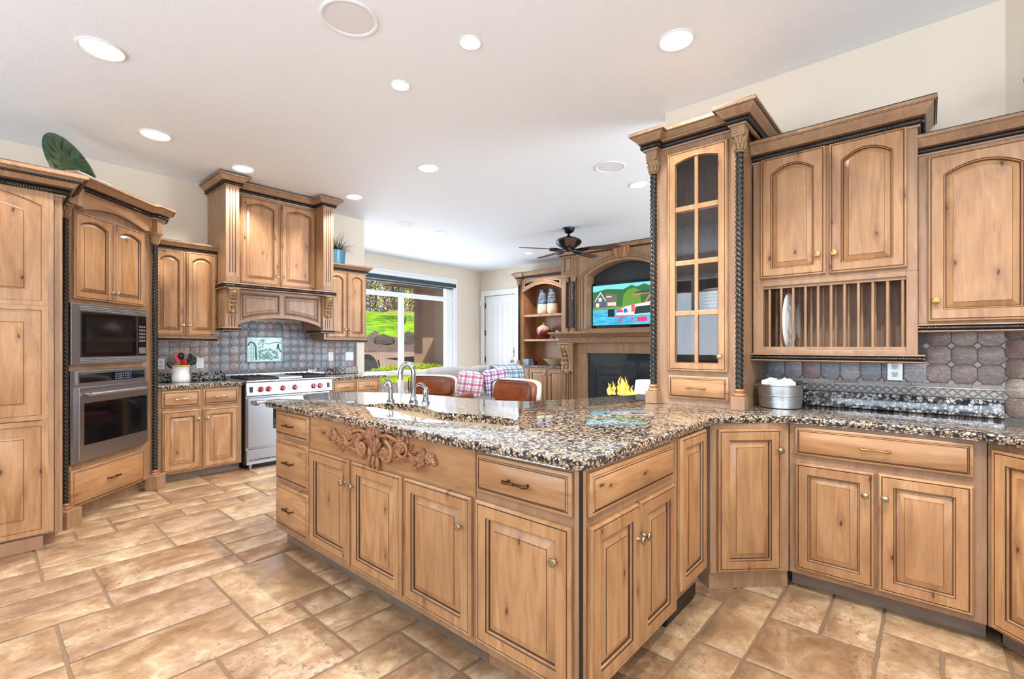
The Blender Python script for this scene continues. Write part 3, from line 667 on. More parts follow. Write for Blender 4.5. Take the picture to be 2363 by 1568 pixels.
for k in range(11):
    x = .086+k*.0622
    MB().lathe([(.0072, .03), (.0072, .40)], 10, T(x, .023, 0)).build('dowel', 'plain', c)
    MB().lathe([(.0072, .03), (.0072, .40)], 10, T(x, .205, 0)).build('dowel', 'plain', c)
rail(c, [(-.004, 0), (Wd, 0), (Wd, Dp)], -.044, .047, .03)
crown(c, [(-.004, 0), (Wd, 0), (Wd, Dp)], 1.155, .125, .075)
for k, x in enumerate((-.652, -.59)):
    n = 28; pr = []
    rr_ = [.02, .05, .08, .11, .14, .172]; yy = [0, .004, .018, .004, .020, .008]
    o = MB().lathe([(a, b_) for a, b_ in zip(rr_, yy)]+[(a, b_+.005) for a, b_ in zip(rr_[::-1], yy[::-1])], n, RY(90)).build('glass_plate', 'cabglass' if k else 'whiteg', None, (x, 3.285, 1.432), smooth=50)
    tag(o, ('white wavy-edged plate standing between dowels at the left of the rack', 'clear glass plate standing behind the white plate in the rack')[k], 'plate')
c = thing('wall_cabinet', 'single-door arched wood wall cabinet right of the plate rack, lower than its neighbour', 'cabinet', (-.044, 3.22, 1.395))
MB().box(0, .455, 0, .24, 0, .89).build('carcass', 'plain', c, smooth=0, bevel=.003)
door(c, .036, .430, .009, .851, .068, .113, .05, .06, km='brass')
rail(c, [(0, 0), (.455, 0)], -.045, .045, .03)
crown(c, [(-.002, 0), (.455, 0)], .862, .10, .06)
c = thing('corner_wall_cabinet', 'taller wood corner cabinet whose crown tip just enters at the right picture edge', 'cabinet', (.45, 3.18, 1.40), -45)
MB().box(0, .6, 0, .07, 0, 1.03).build('carcass', 'plain', c, smooth=0)
crown(c, [(0, .07), (0, 0), (.6, 0)], .97, .15, .09, False)
# ---------------------------------------------------------------- right wall tiles
tl = MB(); r = random.Random(21); n = 8
def otile(mb, u0, u1, z0, z1, ch, y=-.008, m=0, f=None):
    P = [(u0+ch, z0), (u1-ch, z0), (u1, z0+ch), (u1, z1-ch), (u1-ch, z1), (u0+ch, z1), (u0, z1-ch), (u0, z0+ch)]
    cx, cz = (u0+u1)/2, (z0+z1)/2; a = (r.random(), r.random(), r.random())
    sc = lambda k: [(cx+(p[0]-cx)*k, cz+(p[1]-cz)*k) for p in P]
    mb.loops([[(p[0], -.001, p[1]) for p in P], [(p[0], y*.75, p[1]) for p in P], [(p[0], y, p[1]) for p in sc(.94)]], m, mtx=f, a=a)
def diamond(mb, u, z, s, y=-.0075, f=None):
    mb.loops([[(u, -.001, z-s), (u+s, -.001, z), (u, -.001, z+s), (u-s, -.001, z)], [(u, y, z-s*.9), (u+s*.9, y, z), (u, y, z+s*.9), (u-s*.9, y, z)]], 2, mtx=f)
F1 = T(0, 3.47, 0)
tl.box(-.835, .289, -.003, 0, .916, 1.42, 1, F1)
for i in range(8): otile(tl, -.80+i*.099, -.80+i*.099+.094, 1.082, 1.20, .022, f=F1)
for i in range(8): diamond(tl, -.802+i*.099, 1.085, .011, f=F1)
for i in range(3):
    for j in range(4): otile(tl, -.012+i*.101, -.012+i*.101+.097, 1.088+j*.0985, 1.088+j*.0985+.094, .020, f=F1, m=3)
for i in range(4):
    for j in range(4): diamond(tl, -.014+i*.101, 1.086+j*.0985, .017, f=F1)
F2 = T(.29, 3.47, 0) @ RZ(-45)
tl.box(0, 1.4, -.003, 0, .915, 1.42, 1, F2)
for i in range(12):
    for j in range(5): otile(tl, .004+i*.101, .004+i*.101+.097, .925+j*.0985, .925+j*.0985+.094, .024, f=F2, m=3)
for i in range(12):
    for j in range(5): diamond(tl, .002+i*.101, .922+j*.0985, .017, f=F2)
tl.box(-.60, .29, -.006, 0, 1.008, 1.055, 1, F1)
for i in range(22):
    diamond(tl, -.58+i*.0395, 1.0315, .0155, -.008, F1)
    for s in (-1, 1): tl.prism([(-.58+i*.0395+.006, 1.0315+s*.019), (-.58+i*.0395+.0335, 1.0315+s*.019), (-.58+i*.0395+.0197, 1.0315+s*.006)], -.008, -.003, 2, F1)
tl.box(-.60, .29, -.012, 0, 1.053, 1.06, 0, F1)
for i in range(9): tl.box(-.80+i*.121, -.80+i*.121+.118, -.008, 0, 1.062, 1.079, 3, F1, a=(r.random(), .4, .2))
struct(tl.build('trim_3', ['slate', 'tgrout', 'insert', 'brownstone'], smooth=40))
gs = MB().box(-.60, .284, 3.438, 3.466, .9155, 1.006).build('granite_upstand', 'granite2', smooth=0, bevel=.003)
tag(gs, 'grey granite strip standing along the right wall behind the countertop', 'backsplash')
def outlet(label, loc, rz, kind='duplex', plate='white', w=.07, h=.115):
    o = thing('wall_outlet', label, 'outlet', loc, rz)
    MB().box(-w/2, w/2, -.006, 0, -h/2, h/2).build('cover_plate', plate, o, smooth=0, bevel=.003)
    k = 1 if w < .1 else 2
    for g in range(k):
        gx = (g-(k-1)/2)*.046
        if kind == 'duplex':
            for z in (-.022, .022):
                MB().box(gx-.015, gx+.015, -.0085, -.005, z-.016, z+.016).build('socket', 'whiteg', o, smooth=0, bevel=.004)
                MB().box(gx-.007, gx-.004, -.0092, -.008, z-.004, z+.008).box(gx+.004, gx+.007, -.0092, -.008, z-.004, z+.006).lathe([(.0028, 0), (.0028, .001)], 8, T(gx, -.0083, z-.009) @ RX(90)).build('socket_slots', 'black', o, smooth=0)
        else: MB().box(gx-.016, gx+.016, -.009, -.005, -.033, .033).build('rocker', 'whiteg', o, smooth=0, bevel=.002)
    return o
outlet('wall outlet on a grey metal plate below the plate rack', (-.148, 3.461, 1.143), 0, plate=M['steel2'])
# pail of napkins
p = thing('metal_pail', 'galvanized metal pail with ribbed sides on the granite below the plate rack', 'pail', (-.675, 3.20, .916))
pr = [(.105, 0), (.112, .004), (.113, .03), (.116, .034), (.114, .038), (.116, .07), (.119, .074), (.117, .078), (.119, .108), (.119, .128), (.123, .132), (.123, .140), (.117, .138), (.114, .02), (.05, .012)]
MB().lathe(pr, 36).build('bucket', M['steel2'], p, smooth=30)
for s in (-1, 1): MB().sphere((s*.128, 0, .125), (.008, .008, .008), 8).build('ear', 'steel', p)
for k in range(9):
    a = rnd.uniform(-.3, .3); mb = MB(); L = []
    for q in range(7):
        t = q/6-.5; L.append((t*.15, .012*sin(q*1.7+k), 0))
    bot = [(x, y, 0) for x, y, _ in L]; top = [(x*1.02, y+.004*sin(q), .10+.012*sin(q*2+k)) for q, (x, y, _) in enumerate(L)]
    th = .003
    mb.loops([bot+[(x, y+th, z) for x, y, z in bot[::-1]], top+[(x, y+th, z) for x, y, z in top[::-1]]], 0, True, True)
    o = mb.build('paper_napkin', 'white', None, (-.675+rnd.uniform(-.012, .012), 3.135+k*.0125, .962+rnd.uniform(0, .02)), (0, 0, a*.5), smooth=50)
    tag(o, 'white paper napkin standing in the metal pail', 'napkin', 'napkins in the metal pail')
# ---------------------------------------------------------------- pantry wall and oven tower
c = thing('pantry_cabinet', 'tall wood pantry with three stacked panels at the left picture edge', 'cabinet', (-4.22, -.62, 0), 90)
MB().box(0, 1.0, .0, .62, .083, 2.33).build('carcass', 'plain', c, smooth=0, bevel=.003)
MB().box(0, .91, -.012, .5, 0, .083).box(.91, .97, .06, .5, 0, .083).build('base_plinth', 'plain', c, smooth=0, bevel=.003)
MB().box(.962, .972, -.006, 0, .083, 2.22).box(.982, .998, -.004, 0, .083, 2.22).build('stile_bead', 'plain', c, smooth=0, bevel=.003)
mb = MB()
def sunk(mb, x0, z0, w, h, arch=0):
    st = [(-.03, 0, 0), (-.028, -.006, 0), (0, -.006, 0), (.001, -.006, 1), (.004, .004, 1), (.008, .004, 1), (.018, .008, 1), (.022, .0155, 1), (.078, -.003, 1), (.081, -.004, 1)]
    L = [[(p[0], yy-.016, p[1]) for p in contour(0, 0, w, h, i, arch if (ar and arch) else 0)] for i, yy, ar in st]
    mb.loops(L, [0, 0, 0, 1, 0, 0, 1, 0, 1], True, True, mtx=T(x0, 0, z0), capm=0)
for z0, z1, ar in ((.128, .783, 0), (.846, 1.51, 0), (1.565, 2.235, .045)): 
    mb = MB(); sunk(mb, .36, z0, .542, z1-z0, ar); mb.build('door_panel', ['wood', 'glaze'], c, (0, 0, 0))
MB().box(.30, .36, -.02, 0, .10, 2.26).box(.9, .957, -.02, 0, .10, 2.26).build('door_stile', 'plain', c, smooth=0, bevel=.003)
crown(c, [(-.2, 0), (1.0, 0), (1.0, .36)], 2.245, .15, .115)
ropeline(c, [(-.2, 0), (1.0, 0), (1.0, .36)], 2.345, .078, .013)
OT = (-4.565, .385, 0)
c = thing('oven_cabinet', 'angled wood oven tower with two arched doors above and rope columns at its corners', 'cabinet', OT, 135)
b = MB().box(.06, .90, 0, .55, .11, .112).box(.06, .112, 0, .55, .11, 2.42).box(.828, .90, 0, .55, .11, 2.42).box(.06, .90, .50, .55, .11, 2.42)
b.box(.06, .9, 0, .5, .384, .43).box(.06, .9, 0, .5, 1.106, 1.142).box(.06, .9, 0, .5, 1.595, 1.624).box(.06, .9, 0, .5, 1.63, 2.42).box(.06, .9, 0, .5, .11, .384)
b.build('carcass', 'plain', c, smooth=0)
MB().box(.1, .9, .075, .5, 0, .11).build('toe_kick', 'plain', c, smooth=0)
door(c, .116, .474, 1.627, 2.268, .452, 1.70, .035, .05); door(c, .485, .832, 1.627, 2.268, .507, 1.70, .035, .05)
d = drawer(c, .092, .832, .112, .381, m='bronze')
n = 16; P = [(.07, 2.43), (.07, 2.295)]+[(.15+.68*k/n, 2.292+.055*sin(pi*k/n)) for k in range(n+1)]+[(.91, 2.295), (.91, 2.43)]
MB().prism(P, -.03, .0).build('arched_valance', 'woodh', c, smooth=0, bevel=.002)
MB().prism([(x+.0, z-.008) for x, z in P[2:-2]]+[(x, z+.004) for x, z in P[2:-2][::-1]], -.034, -.02).build('valance_bead', 'plain', c, smooth=40)
column(c, .050, -.012, 0, 2.29, .125, .062, .019, .1, .034); column(c, .945, -.03, 0, 2.29, .13, .055, .0225, .1, .04)
MB().box(.905, .985, -.075, .3, 2.288, 2.43).box(.02, .15, -.06, .0, 2.295, 2.43).box(.905, .95, .0, .3, .11, 2.29).build('column_block', 'plain', c, smooth=0, bevel=.002)
crown(c, [(.03, -.03), (.88, -.03), (.895, -.075), (.995, -.08), (1.10, .0), (1.10, .25)], 2.41, .115, .08)

o = thing('microwave', 'built-in stainless microwave with black glass door above the wall oven', 'microwave', OT, 135)
MB().box(.072, .834, -.03, .0, 1.144, 1.594).build('trim_frame', 'steel', o, smooth=0, bevel=.003)
for z0 in (1.545, 1.158):
    for k in range(3): MB().box(.15, .832, -.036, -.02, z0+k*.0125, z0+k*.0125+.0075).build('vent_louvre', 'steel2', o, smooth=0, bevel=.002)
MB().box(.15, .832, -.0225, -.0205, 1.15, 1.59).build('louvre_shadow_gap', 'black', o, smooth=0)
MB().box(.152, .715, -.034, -.02, 1.202, 1.538).build('door', 'blackgloss', o, smooth=0, bevel=.003)
MB().box(.205, .66, -.0355, -.033, 1.235, 1.50).build('door_window', mat('smoked glass', sr(26, 24, 24), .06), o, smooth=0)
MB().box(.722, .83, -.033, -.02, 1.202, 1.538).build('control_panel', 'blackgloss', o, smooth=0, bevel=.003)
mb = MB()
for i in range(3):
    for j in range(5): mb.box(.742+i*.026, .760+i*.026, -.0345, -.0325, 1.32+j*.03, 1.336+j*.03)
mb.box(.742, .815, -.0345, -.0325, 1.22, 1.27); mb.build('keypad', 'steel2', o, smooth=0)
o = thing('wall_oven', 'stainless wall oven with a bar handle below the microwave', 'oven', OT, 135)
MB().box(.074, .832, -.026, .0, .432, 1.104).build('trim_frame', 'steel', o, smooth=0, bevel=.002)
MB().box(.112, .83, -.036, -.015, .992, 1.10).build('control_panel', 'steel', o, smooth=0, bevel=.006)
MB().box(.135, .80, -.0375, -.029, 1.012, 1.078).build('display', 'blackgloss', o, smooth=0, bevel=.002)
mb = MB()
for i in range(7):
    for j in range(3): mb.box(.47+i*.026, .486+i*.026, -.0385, -.032, 1.02+j*.018, 1.03+j*.018)
mb.build('keypad', mat('blue grey keys', sr(84, 100, 130), .4), o, smooth=0)
MB().box(.116, .828, -.048, -.018, .445, .982).build('door', 'steel', o, smooth=0, bevel=.006)
MB().box(.163, .815, -.0495, -.047, .553, .862).build('door_window', 'blackgloss', o, smooth=0, bevel=.001)
mb = MB().tube([(.17, -.085, .925), (.745, -.085, .925)], .0135, 14)
for x in (.20, .715): mb.tube([(x, -.045, .925), (x, -.085, .925)], .009, 10)
mb.build('handle', 'steel2', o, smooth=40)
MB().box(.116, .828, -.02, -.012, .43, .444).build('bottom_vent', 'black', o, smooth=0)
# green platter
pl = thing('decorative_platter', 'large round green embossed platter leaning on top of the oven tower', 'platter', (-5.226, .526, 2.456))
RP = .32; ring = [(.0, -.03), (.10, -.03), (.135, -.028), (.14, -.022), (.2, -.018), (.29, -.002), (.315, .0), (.32, .004), (.315, .01), (.28, .01), (.2, -.004), (.1, -.018), (0.01, -.018)]
t = NT('green glaze'); v = t.coord((1, 1, 1)); nn = t.noise(v, 9, 5, .6, 1.5)
t.P(Base_Color=t.ramp(nn, [(.3, sr(20, 54, 46)), (.5, sr(46, 96, 72)), (.66, sr(104, 124, 66)), (.8, sr(50, 100, 88))]), Roughness=.3, Normal=t.bump(t.noise(v, 40, 3), .4, .01)); M['greenplate'] = t.m
mtx = T(0, 0, .272) @ RZ(49.4) @ RY(71.15) @ Matrix.Scale(.85, 4)
mb = MB().lathe([(max(a, .01), b) for a, b in ring], 56, mtx); mb.build('dish', 'greenplate', pl, smooth=60)
mb = MB()
for rr2, nq, s in ((.06, 14, .011), (.09, 20, .011), (.115, 26, .010)):
    for k in range(nq): mb.sphere((rr2*cos(2*pi*k/nq), rr2*sin(2*pi*k/nq), -.017), (s, s, .006), 6, 0, mtx)
for k in range(14):
    a = 360*k/14; mb.tube([(.16, 0, -.011), (.2, .012, -.001), (.25, .0, .006), (.29, -.01, .010)], [.004, .012, .011, .003], 6, mtx=mtx @ RZ(a))
mb.build('raised_ornament', mat('bronze green', sr(92, 104, 62), .4, .3), pl, smooth=60)
# ---------------------------------------------------------------- base and upper left of the range
c = thing('base_cabinet', 'wood base unit with two drawers and two doors between oven tower and range', 'cabinet', (-5.355, 1.112, 0), 90)
base_body(c, .722, .57, toe=.075)
for a, b in ((.040, .345), (.374, .687)): drawer(c, a, b, .705, .858, m='nickel')
door(c, .042, .357, .098, .668, .325, .58); door(c, .372, .687, .090, .668, .402, .58)
c = thing('upper_cabinet', 'low double-door wood wall cabinet left of the range hood', 'cabinet', (-5.615, 1.115, 1.365), 90)
MB().box(0, .572, 0, .33, 0, .90).build('carcass', 'plain', c, smooth=0, bevel=.003)
door(c, .02, .286, .024, .862, .262, .13, .04, .05); door(c, .295, .565, .024, .868, .318, .13, .04, .05)
rail(c, [(0, 0), (.575, 0)], -.034, .036, .025); crown(c, [(0, 0), (.578, 0)], .872, .09, .055)
c = thing('upper_cabinet', 'low double-door wood wall cabinet right of the range hood, carrying a potted grass', 'cabinet', (-5.615, 2.855, 1.365), 90)
MB().box(0, .588, 0, .33, 0, .90).build('carcass', 'plain', c, smooth=0, bevel=.003)
door(c, .035, .303, .024, .862, .278, .13, .04, .05); door(c, .315, .575, .024, .868, .338, .13, .04, .05)
rail(c, [(.01, 0), (.588, 0), (.588, .32)], -.034, .036, .025); crown(c, [(.0, 0), (.588, 0), (.588, .32)], .872, .09, .065)
c = thing('base_cabinet', 'wood base unit with two drawers right of the range, half hidden by the island', 'cabinet', (-5.355, 2.808, 0), 90)
base_body(c, .68, .57, toe=.075)
drawer(c, .022, .327, .712, .858, m='nickel'); drawer(c, .342, .655, .712, .858, m='nickel')
door(c, .022, .327, .098, .668, .305, .58); door(c, .342, .655, .098, .668, .364, .58)
# ---------------------------------------------------------------- hood
c = thing('range_hood', 'big wooden range hood with fluted pilasters, arched valance and carved corbels', 'range hood', (-5.36, 1.69, 0), 90)
Wd = 1.157
b = MB().box(0, .125, .0, .57, 1.94, 2.95).box(1.032, Wd, 0, .57, 1.94, 2.95).box(.125, 1.032, .20, .57, 1.90, 2.98)
b.box(0, .12, .02, .57, 1.46, 1.9).box(1.037, Wd, .02, .57, 1.46, 1.9)
b.build('carcass', 'plain', c, smooth=0, bevel=.002)
for x0 in (.0, 1.032):
    for k in range(3):
        MB().box(x0+.0325+k*.026, x0+.0405+k*.026, -.0012, .004, 2.04, 2.90).build('flute', 'glaze', c, smooth=0)
        MB().box(x0+.030+k*.027, x0+.038+k*.027, .0188, .024, 1.49, 1.60).build('flute', 'glaze', c, smooth=0)
    MB().box(x0, x0+.125, -.006, .0, 1.94, 2.0).build('pilaster_block', 'plain', c, smooth=0)
def hdoor(x0, x1, kx):
    d = door(c, x0, x1, 1.965, 2.905, kx, 2.07, .04, .055); d.location.y = .199; return d
hdoor(.20, .604, .575); hdoor(.625, 1.028, .655)
crown(c, [(-.002, .56), (-.002, 0), (.127, 0), (.127, .19), (1.030, .19), (1.030, 0), (Wd+.002, 0), (Wd+.002, .56)], 2.925, .11, .085)
MB().box(.0, Wd, -.0, .57, 1.90, 1.93).build('hood_shelf', 'plain', c, smooth=0)
rail(c, [(-.0, .3), (-.0, -.005), (Wd, -.005), (Wd, .3)], 1.872, .062, .03)
n = 20; W0, W1 = .12, 1.037; ar = lambda k: (W1+(W0-W1)*k/n, 1.497+.095*(1-(2*k/n-1)**2)**.8)
P = [(W0, 1.88), (W0, 1.497)]+[ar(n-k) for k in range(1, n)]+[(W1, 1.497), (W1, 1.88)]
MB().prism(P, .055, .085).build('arched_valance', 'plain', c, smooth=0, bevel=.002)
def vpanel(x0, x1, flip):
    mb = MB(); zt = 1.845
    zb = lambda x: 1.497+.095*(1-(2*(x-W0)/(W1-W0)-1)**2)**.8+.04
    def cont(i):
        a, b_ = x0+i, x1-i; m = 8
        return [(a+(b_-a)*k/m, zb(min(max(a+(b_-a)*k/m, W0), W1))+i) for k in range(m+1)]+[(b_, zt-i), (a, zt-i)]
    st = [(-.003, .056), (0, .050), (.012, .044), (.02, .047), (.024, .054), (.030, .056), (.05, .049), (.054, .049)]
    mb.loops([[(p[0], y, p[1]) for p in cont(i)] for i, y in st], [0, 0, 1, 0, 1, 0, 1], False, True, capm=0)
    mb.build('valance_panel', ['plain', 'glaze'], c)
vpanel(.155, .555, 0); vpanel(.60, 1.0, 1)
def corbel(mb, w, h, d, r):
    """scroll bracket: profile extruded, with leaves and a curl on its face"""
    pf = [(0, 0), (-d*.28, .0), (-d*.42, h*.06), (-d*.36, h*.16), (-d*.30, h*.3), (-d*.42, h*.5), (-d*.7, h*.72), (-d, h*.84), (-d, h*.97), (-d*.9, h), (0, h)]
    mb.prism([(y, z) for y, z in pf], -w/2, w/2, plane='yz')
    for s in (-1, 1):
        mb.tube([(s*w*.36, y-.005, z) for y, z in pf[2:9]], w*.11, 7)
        for k in range(4):
            t = .25+.17*k; yy = -d*(.36+.5*max(0, t-.3)); mb.tube([(0, yy-.004, h*t), (s*w*.2, yy-.02, h*(t+.08)), (s*w*.42, yy-.006, h*(t+.10))], [w*.05, w*.12, w*.04], 6)
    for k in range(5): mb.tube([(0, -d*.4-.012*k/4, h*(.14+.15*k)), (0, -d*.5-d*.1*k, h*(.2+.15*k)), (0, -d*.45-d*.1*k, h*(.27+.15*k))], [w*.09, w*.15, w*.05], 6)
    mb.sphere((0, -d*.36, h*.05), (w*.28, w*.25, w*.28), 8); mb.sphere((0, -d*.95, h*.9), (w*.3, w*.16, w*.22), 8)
    mb.box(-w*.62, w*.62, -d*1.08, 0, h, h*1.05)
for x in (.0625, 1.0945):
    mb = MB(); corbel(mb, .085, .235, .075, 3); mb.build('carved_corbel', 'antique', c, (x, .02, 1.625), smooth=60)
rail(c, [(-.0, .22), (-.0, .02), (.122, .02), (.122, .4)], 1.436, .04, .03); rail(c, [(1.035, .4), (1.035, .02), (Wd, .02), (Wd, .22)], 1.436, .04, .03)
l_ = lamp_obj('hood_lamp', 'SPOT', (-5.65, 2.27, 1.58), 3, (1, .96, .9), spot_size=R(140), spot_blend=.6, shadow_soft_size=.05)
MB().box(.35, .81, .12, .5, 1.60, 1.62).build('vent_hood_liner', 'steel', c, smooth=0)
# ---------------------------------------------------------------- range
c = thing('range', 'stainless pro range with six red knobs below the wooden hood', 'range', (-5.30, 1.855, 0), 90)
Wd = .935
MB().box(.006, Wd-.006, .03, .62, .05, .905).box(.0, .012, .0, .62, .06, .90).build('body', 'steel', c, smooth=0)
MB().box(0, Wd, -.012, .62, .905, .925).lathe([(.011, 0), (.011, Wd)], 12, T(0, -.012, .914) @ RY(90)).build('cooktop', 'steel', c, smooth=30)
MB().prism([(.0, .755), (-.028, .765), (-.015, .90), (.05, .90), (.05, .755)], 0.0, Wd, plane='yz').build('control_panel', 'steel2', c, smooth=0, bevel=.003)
for k, y in enumerate((1.994, 2.072, 2.221, 2.351, 2.564, 2.639)):
    kb = MB().lathe([(.031, 0), (.031, .004), (.027, .006)], 20, RX(84)).build('knob_ring', 'chrome', c, (y-1.855, -.021, .828))
    mb = MB().lathe([(.026, .004), (.026, .022), (.022, .029), (.008, .030)], 20, RX(84)).box(-.005, .005, -.036, -.028, -.022, .024, 0, RX(-6))
    mb.build('knob', 'red', c, (y-1.855, -.021, .828), smooth=40)
for x in (.045, .885): MB().box(x-.016, x+.016, -.025, -.02, .80, .858).build('vent_grille', 'black', c, smooth=0, rot=None)
for x, z in ((.435, .845), (.435, .82), (.555, .828)): MB().lathe([(.006, 0), (.006, .006)], 10, T(x, -.02, z) @ RX(84)).build('indicator', 'black', c)
MB().box(.012, Wd-.012, -.03, .03, .222, .742).build('oven_door', 'steel', c, smooth=0, bevel=.008)
MB().box(.26, .70, -.032, -.028, .40, .62).build('door_window', 'blackgloss', c, smooth=0, bevel=.012)
mb = MB().tube([(.07, -.085, .700), (Wd-.07, -.085, .700)], .014, 14)
for x in (.09, Wd-.09): mb.prism([(-.028, .66), (-.028, .72), (-.095, .712), (-.095, .688)], x-.02, x+.02, plane='yz')
mb.build('handle', 'steel2', c, smooth=40)
mb = MB()
for k, dx in enumerate((0, .012, .02, .028, .037, .046, .055)): mb.tube([(.795+dx, -.0315, .722-.006*(k % 2)), (.80+dx, -.0315, .731)], .0018, 5)
mb.build('maker_script', 'black', c)
MB().box(.0, Wd, -.026, .03, .085, .205).build('kick_panel', 'steel', c, smooth=0, bevel=.004)
mb = MB()
for k in range(40): mb.box(.03+k*.022, .045+k*.022, -.0285, -.025, .094, .102)
mb.build('kick_slots', 'black', c, smooth=0)
MB().box(.0, Wd, -.03, .03, .055, .085).build('bottom_lip', 'steel2', c, smooth=0)
for x in (.05, Wd-.05): MB().lathe([(.018, 0), (.018, .06)], 12, T(x, .02, 0)).build('foot', 'steel', c)
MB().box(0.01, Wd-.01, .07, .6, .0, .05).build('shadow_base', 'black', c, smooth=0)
for x0, x1 in ((.03, .33), (.62, .905)):
    mb = MB().box(x0, x1, .03, .56, .9255, .930)
    for k in range(5): mb.box(x0+.008+k*(x1-x0-.03)/4, x0+.022+k*(x1-x0-.03)/4, .04, .55, .938, .956)
    for y in (.04, .165, .29, .415, .54): mb.box(x0+.005, x1-.005, y-.007, y+.007, .934, .950)
    for y in (.165, .415): mb.lathe([(.045, .928), (.045, .944), (.025, .95)], 18, T((x0+x1)/2, y, 0))
    mb.build('burner_grate', 'iron', c, smooth=0, bevel=.003)
MB().box(.345, .605, .03, .56, .925, .947).build('griddle_cover', 'steel2', c, smooth=0, bevel=.004)
MB().box(0, Wd, .60, .63, .92, .965).build('back_guard', 'steel', c, smooth=0)
# ---------------------------------------------------------------- range wall tiles, plaque, outlets
tl = MB(); F3 = T(WX, 0, 0) @ RZ(90); r = random.Random(31)
tl.box(1.05, 3.50, -.003, 0, .915, 1.56, 1, F3)
for i in range(12):
    for j in range(6):
        u0 = 1.722+i*.0975; z0 = 1.0+j*.0965
        if u0+.05 > 2.08 and u0 < 2.45 and 1.07 < z0 < 1.36: continue
        otile(tl, u0, u0+.093, z0, z0+.092, .022, f=F3)
        if not (u0 > 2.09 and u0 < 2.49 and 1.1 < z0 < 1.39): diamond(tl, u0-.002, z0-.002, .0105, f=F3)
for u0, n_ in ((1.16, 6), (2.905, 6)):
    for i in range(n_):
        for j in range(5): otile(tl, u0+i*.0925, u0+i*.0925+.089, 1.0+j*.092, 1.0+j*.092+.0885, .003, f=F3, m=3 if u0 < 2 else 0)
for x in (1.712, 2.893): tl.box(x-.006, x+.006, -.012, 0, 1.0, 1.48, 4, F3)
struct(tl.build('trim_4', ['slate', 'tgrout', 'insert', 'slate2', 'antique'], smooth=40))
tag(MB().box(1.10, 1.848, -.035, -.004, .9155, 1.004, 0, F3).build('granite_upstand', 'granite2', smooth=0, bevel=.003), 'granite strip along the wall behind the utensil crock', 'backsplash')
tag(MB().box(2.80, 3.50, -.035, -.004, .9155, 1.004, 0, F3).build('granite_upstand', 'granite2', smooth=0, bevel=.003), 'granite strip along the wall right of the range', 'backsplash')
pq = thing('relief_plaque', 'pale green relief tile picture of an arch, hills and piled fruit behind the range', 'wall plaque', (WX, 2.09, 1.10), 90)
W_, H_ = .40, .287
t = NT('celadon glaze'); v = t.coord((1, 1, 1)); t.P(Base_Color=t.ramp(t.noise(v, 18, 4), [(.3, sr(112, 150, 148)), (.6, sr(164, 196, 190))]), Roughness=.2); M['celadon'] = t.m
M['celdark'] = mat('celadon shade glaze', sr(74, 112, 112), .25)
MB().box(0, W_, -.012, 0, 0, H_).build('tile_slab', 'celadon', pq, smooth=0, bevel=.002)
mb = MB().box(-.008, W_+.008, -.02, 0, -.008, .004).box(-.008, W_+.008, -.02, 0, H_-.004, H_+.008).box(-.008, .004, -.02, 0, 0, H_).box(W_-.004, W_+.008, -.02, 0, 0, H_)
mb.build('border', 'celdark', pq, smooth=0, bevel=.003)
mb = MB(); mb.tube([(.012, -.013, .19), (.03, -.016, .222), (.055, -.016, .23), (.08, -.016, .215), (.098, -.016, .18), (.104, -.016, .02)], .008, 8)
mb.tube([(.2, -.013, .215), (.25, -.014, .21), (.3, -.014, .225), (.35, -.014, .232), (.385, -.013, .215)], .004, 6)
mb.tube([(.34, -.013, .14), (.345, -.018, .205), (.352, -.018, .21), (.36, -.014, .16), (.385, -.013, .11)], .007, 6)
for z in (.06, .10, .15): mb.box(.015, .095, -.0145, -.011, z, z+.004)
for x in (.045, .07): mb.box(x, x+.004, -.0145, -.011, .01, .2)
mb.build('arch_and_hills', 'celdark', pq, smooth=50)
mb = MB(); r2 = random.Random(8)
for k in range(70):
    x = .13+.22*r2.random(); z = .03+.12*r2.random()*(1-abs((x-.24)/.16)**2*.6); s = r2.uniform(.008, .016); mb.sphere((x, -.012, z), (s, .012, s), 7)
for k in range(36): x = .12+.07*r2.random(); z = .12+.14*r2.random(); mb.sphere((x, -.012, z), (.009, .007, .007), 6)
mb.build('fruit_pile', 'celadon', pq, smooth=60)
outlet('single pale wall outlet on the tiles right of the range', (WX+.009, 3.118, 1.148), 90)
outlet('double pale switch plate on the tiles at the end of the range wall', (WX+.009, 3.384, 1.146), 90, 'rocker', w=.116)
outlet('white wall switch half hidden behind the black utensils', (WX+.009, 1.62, 1.10), 90, 'rocker')
outlet('white outlet at the left end of the tiles beside the oven tower', (WX+.009, 1.27, 1.10), 90)
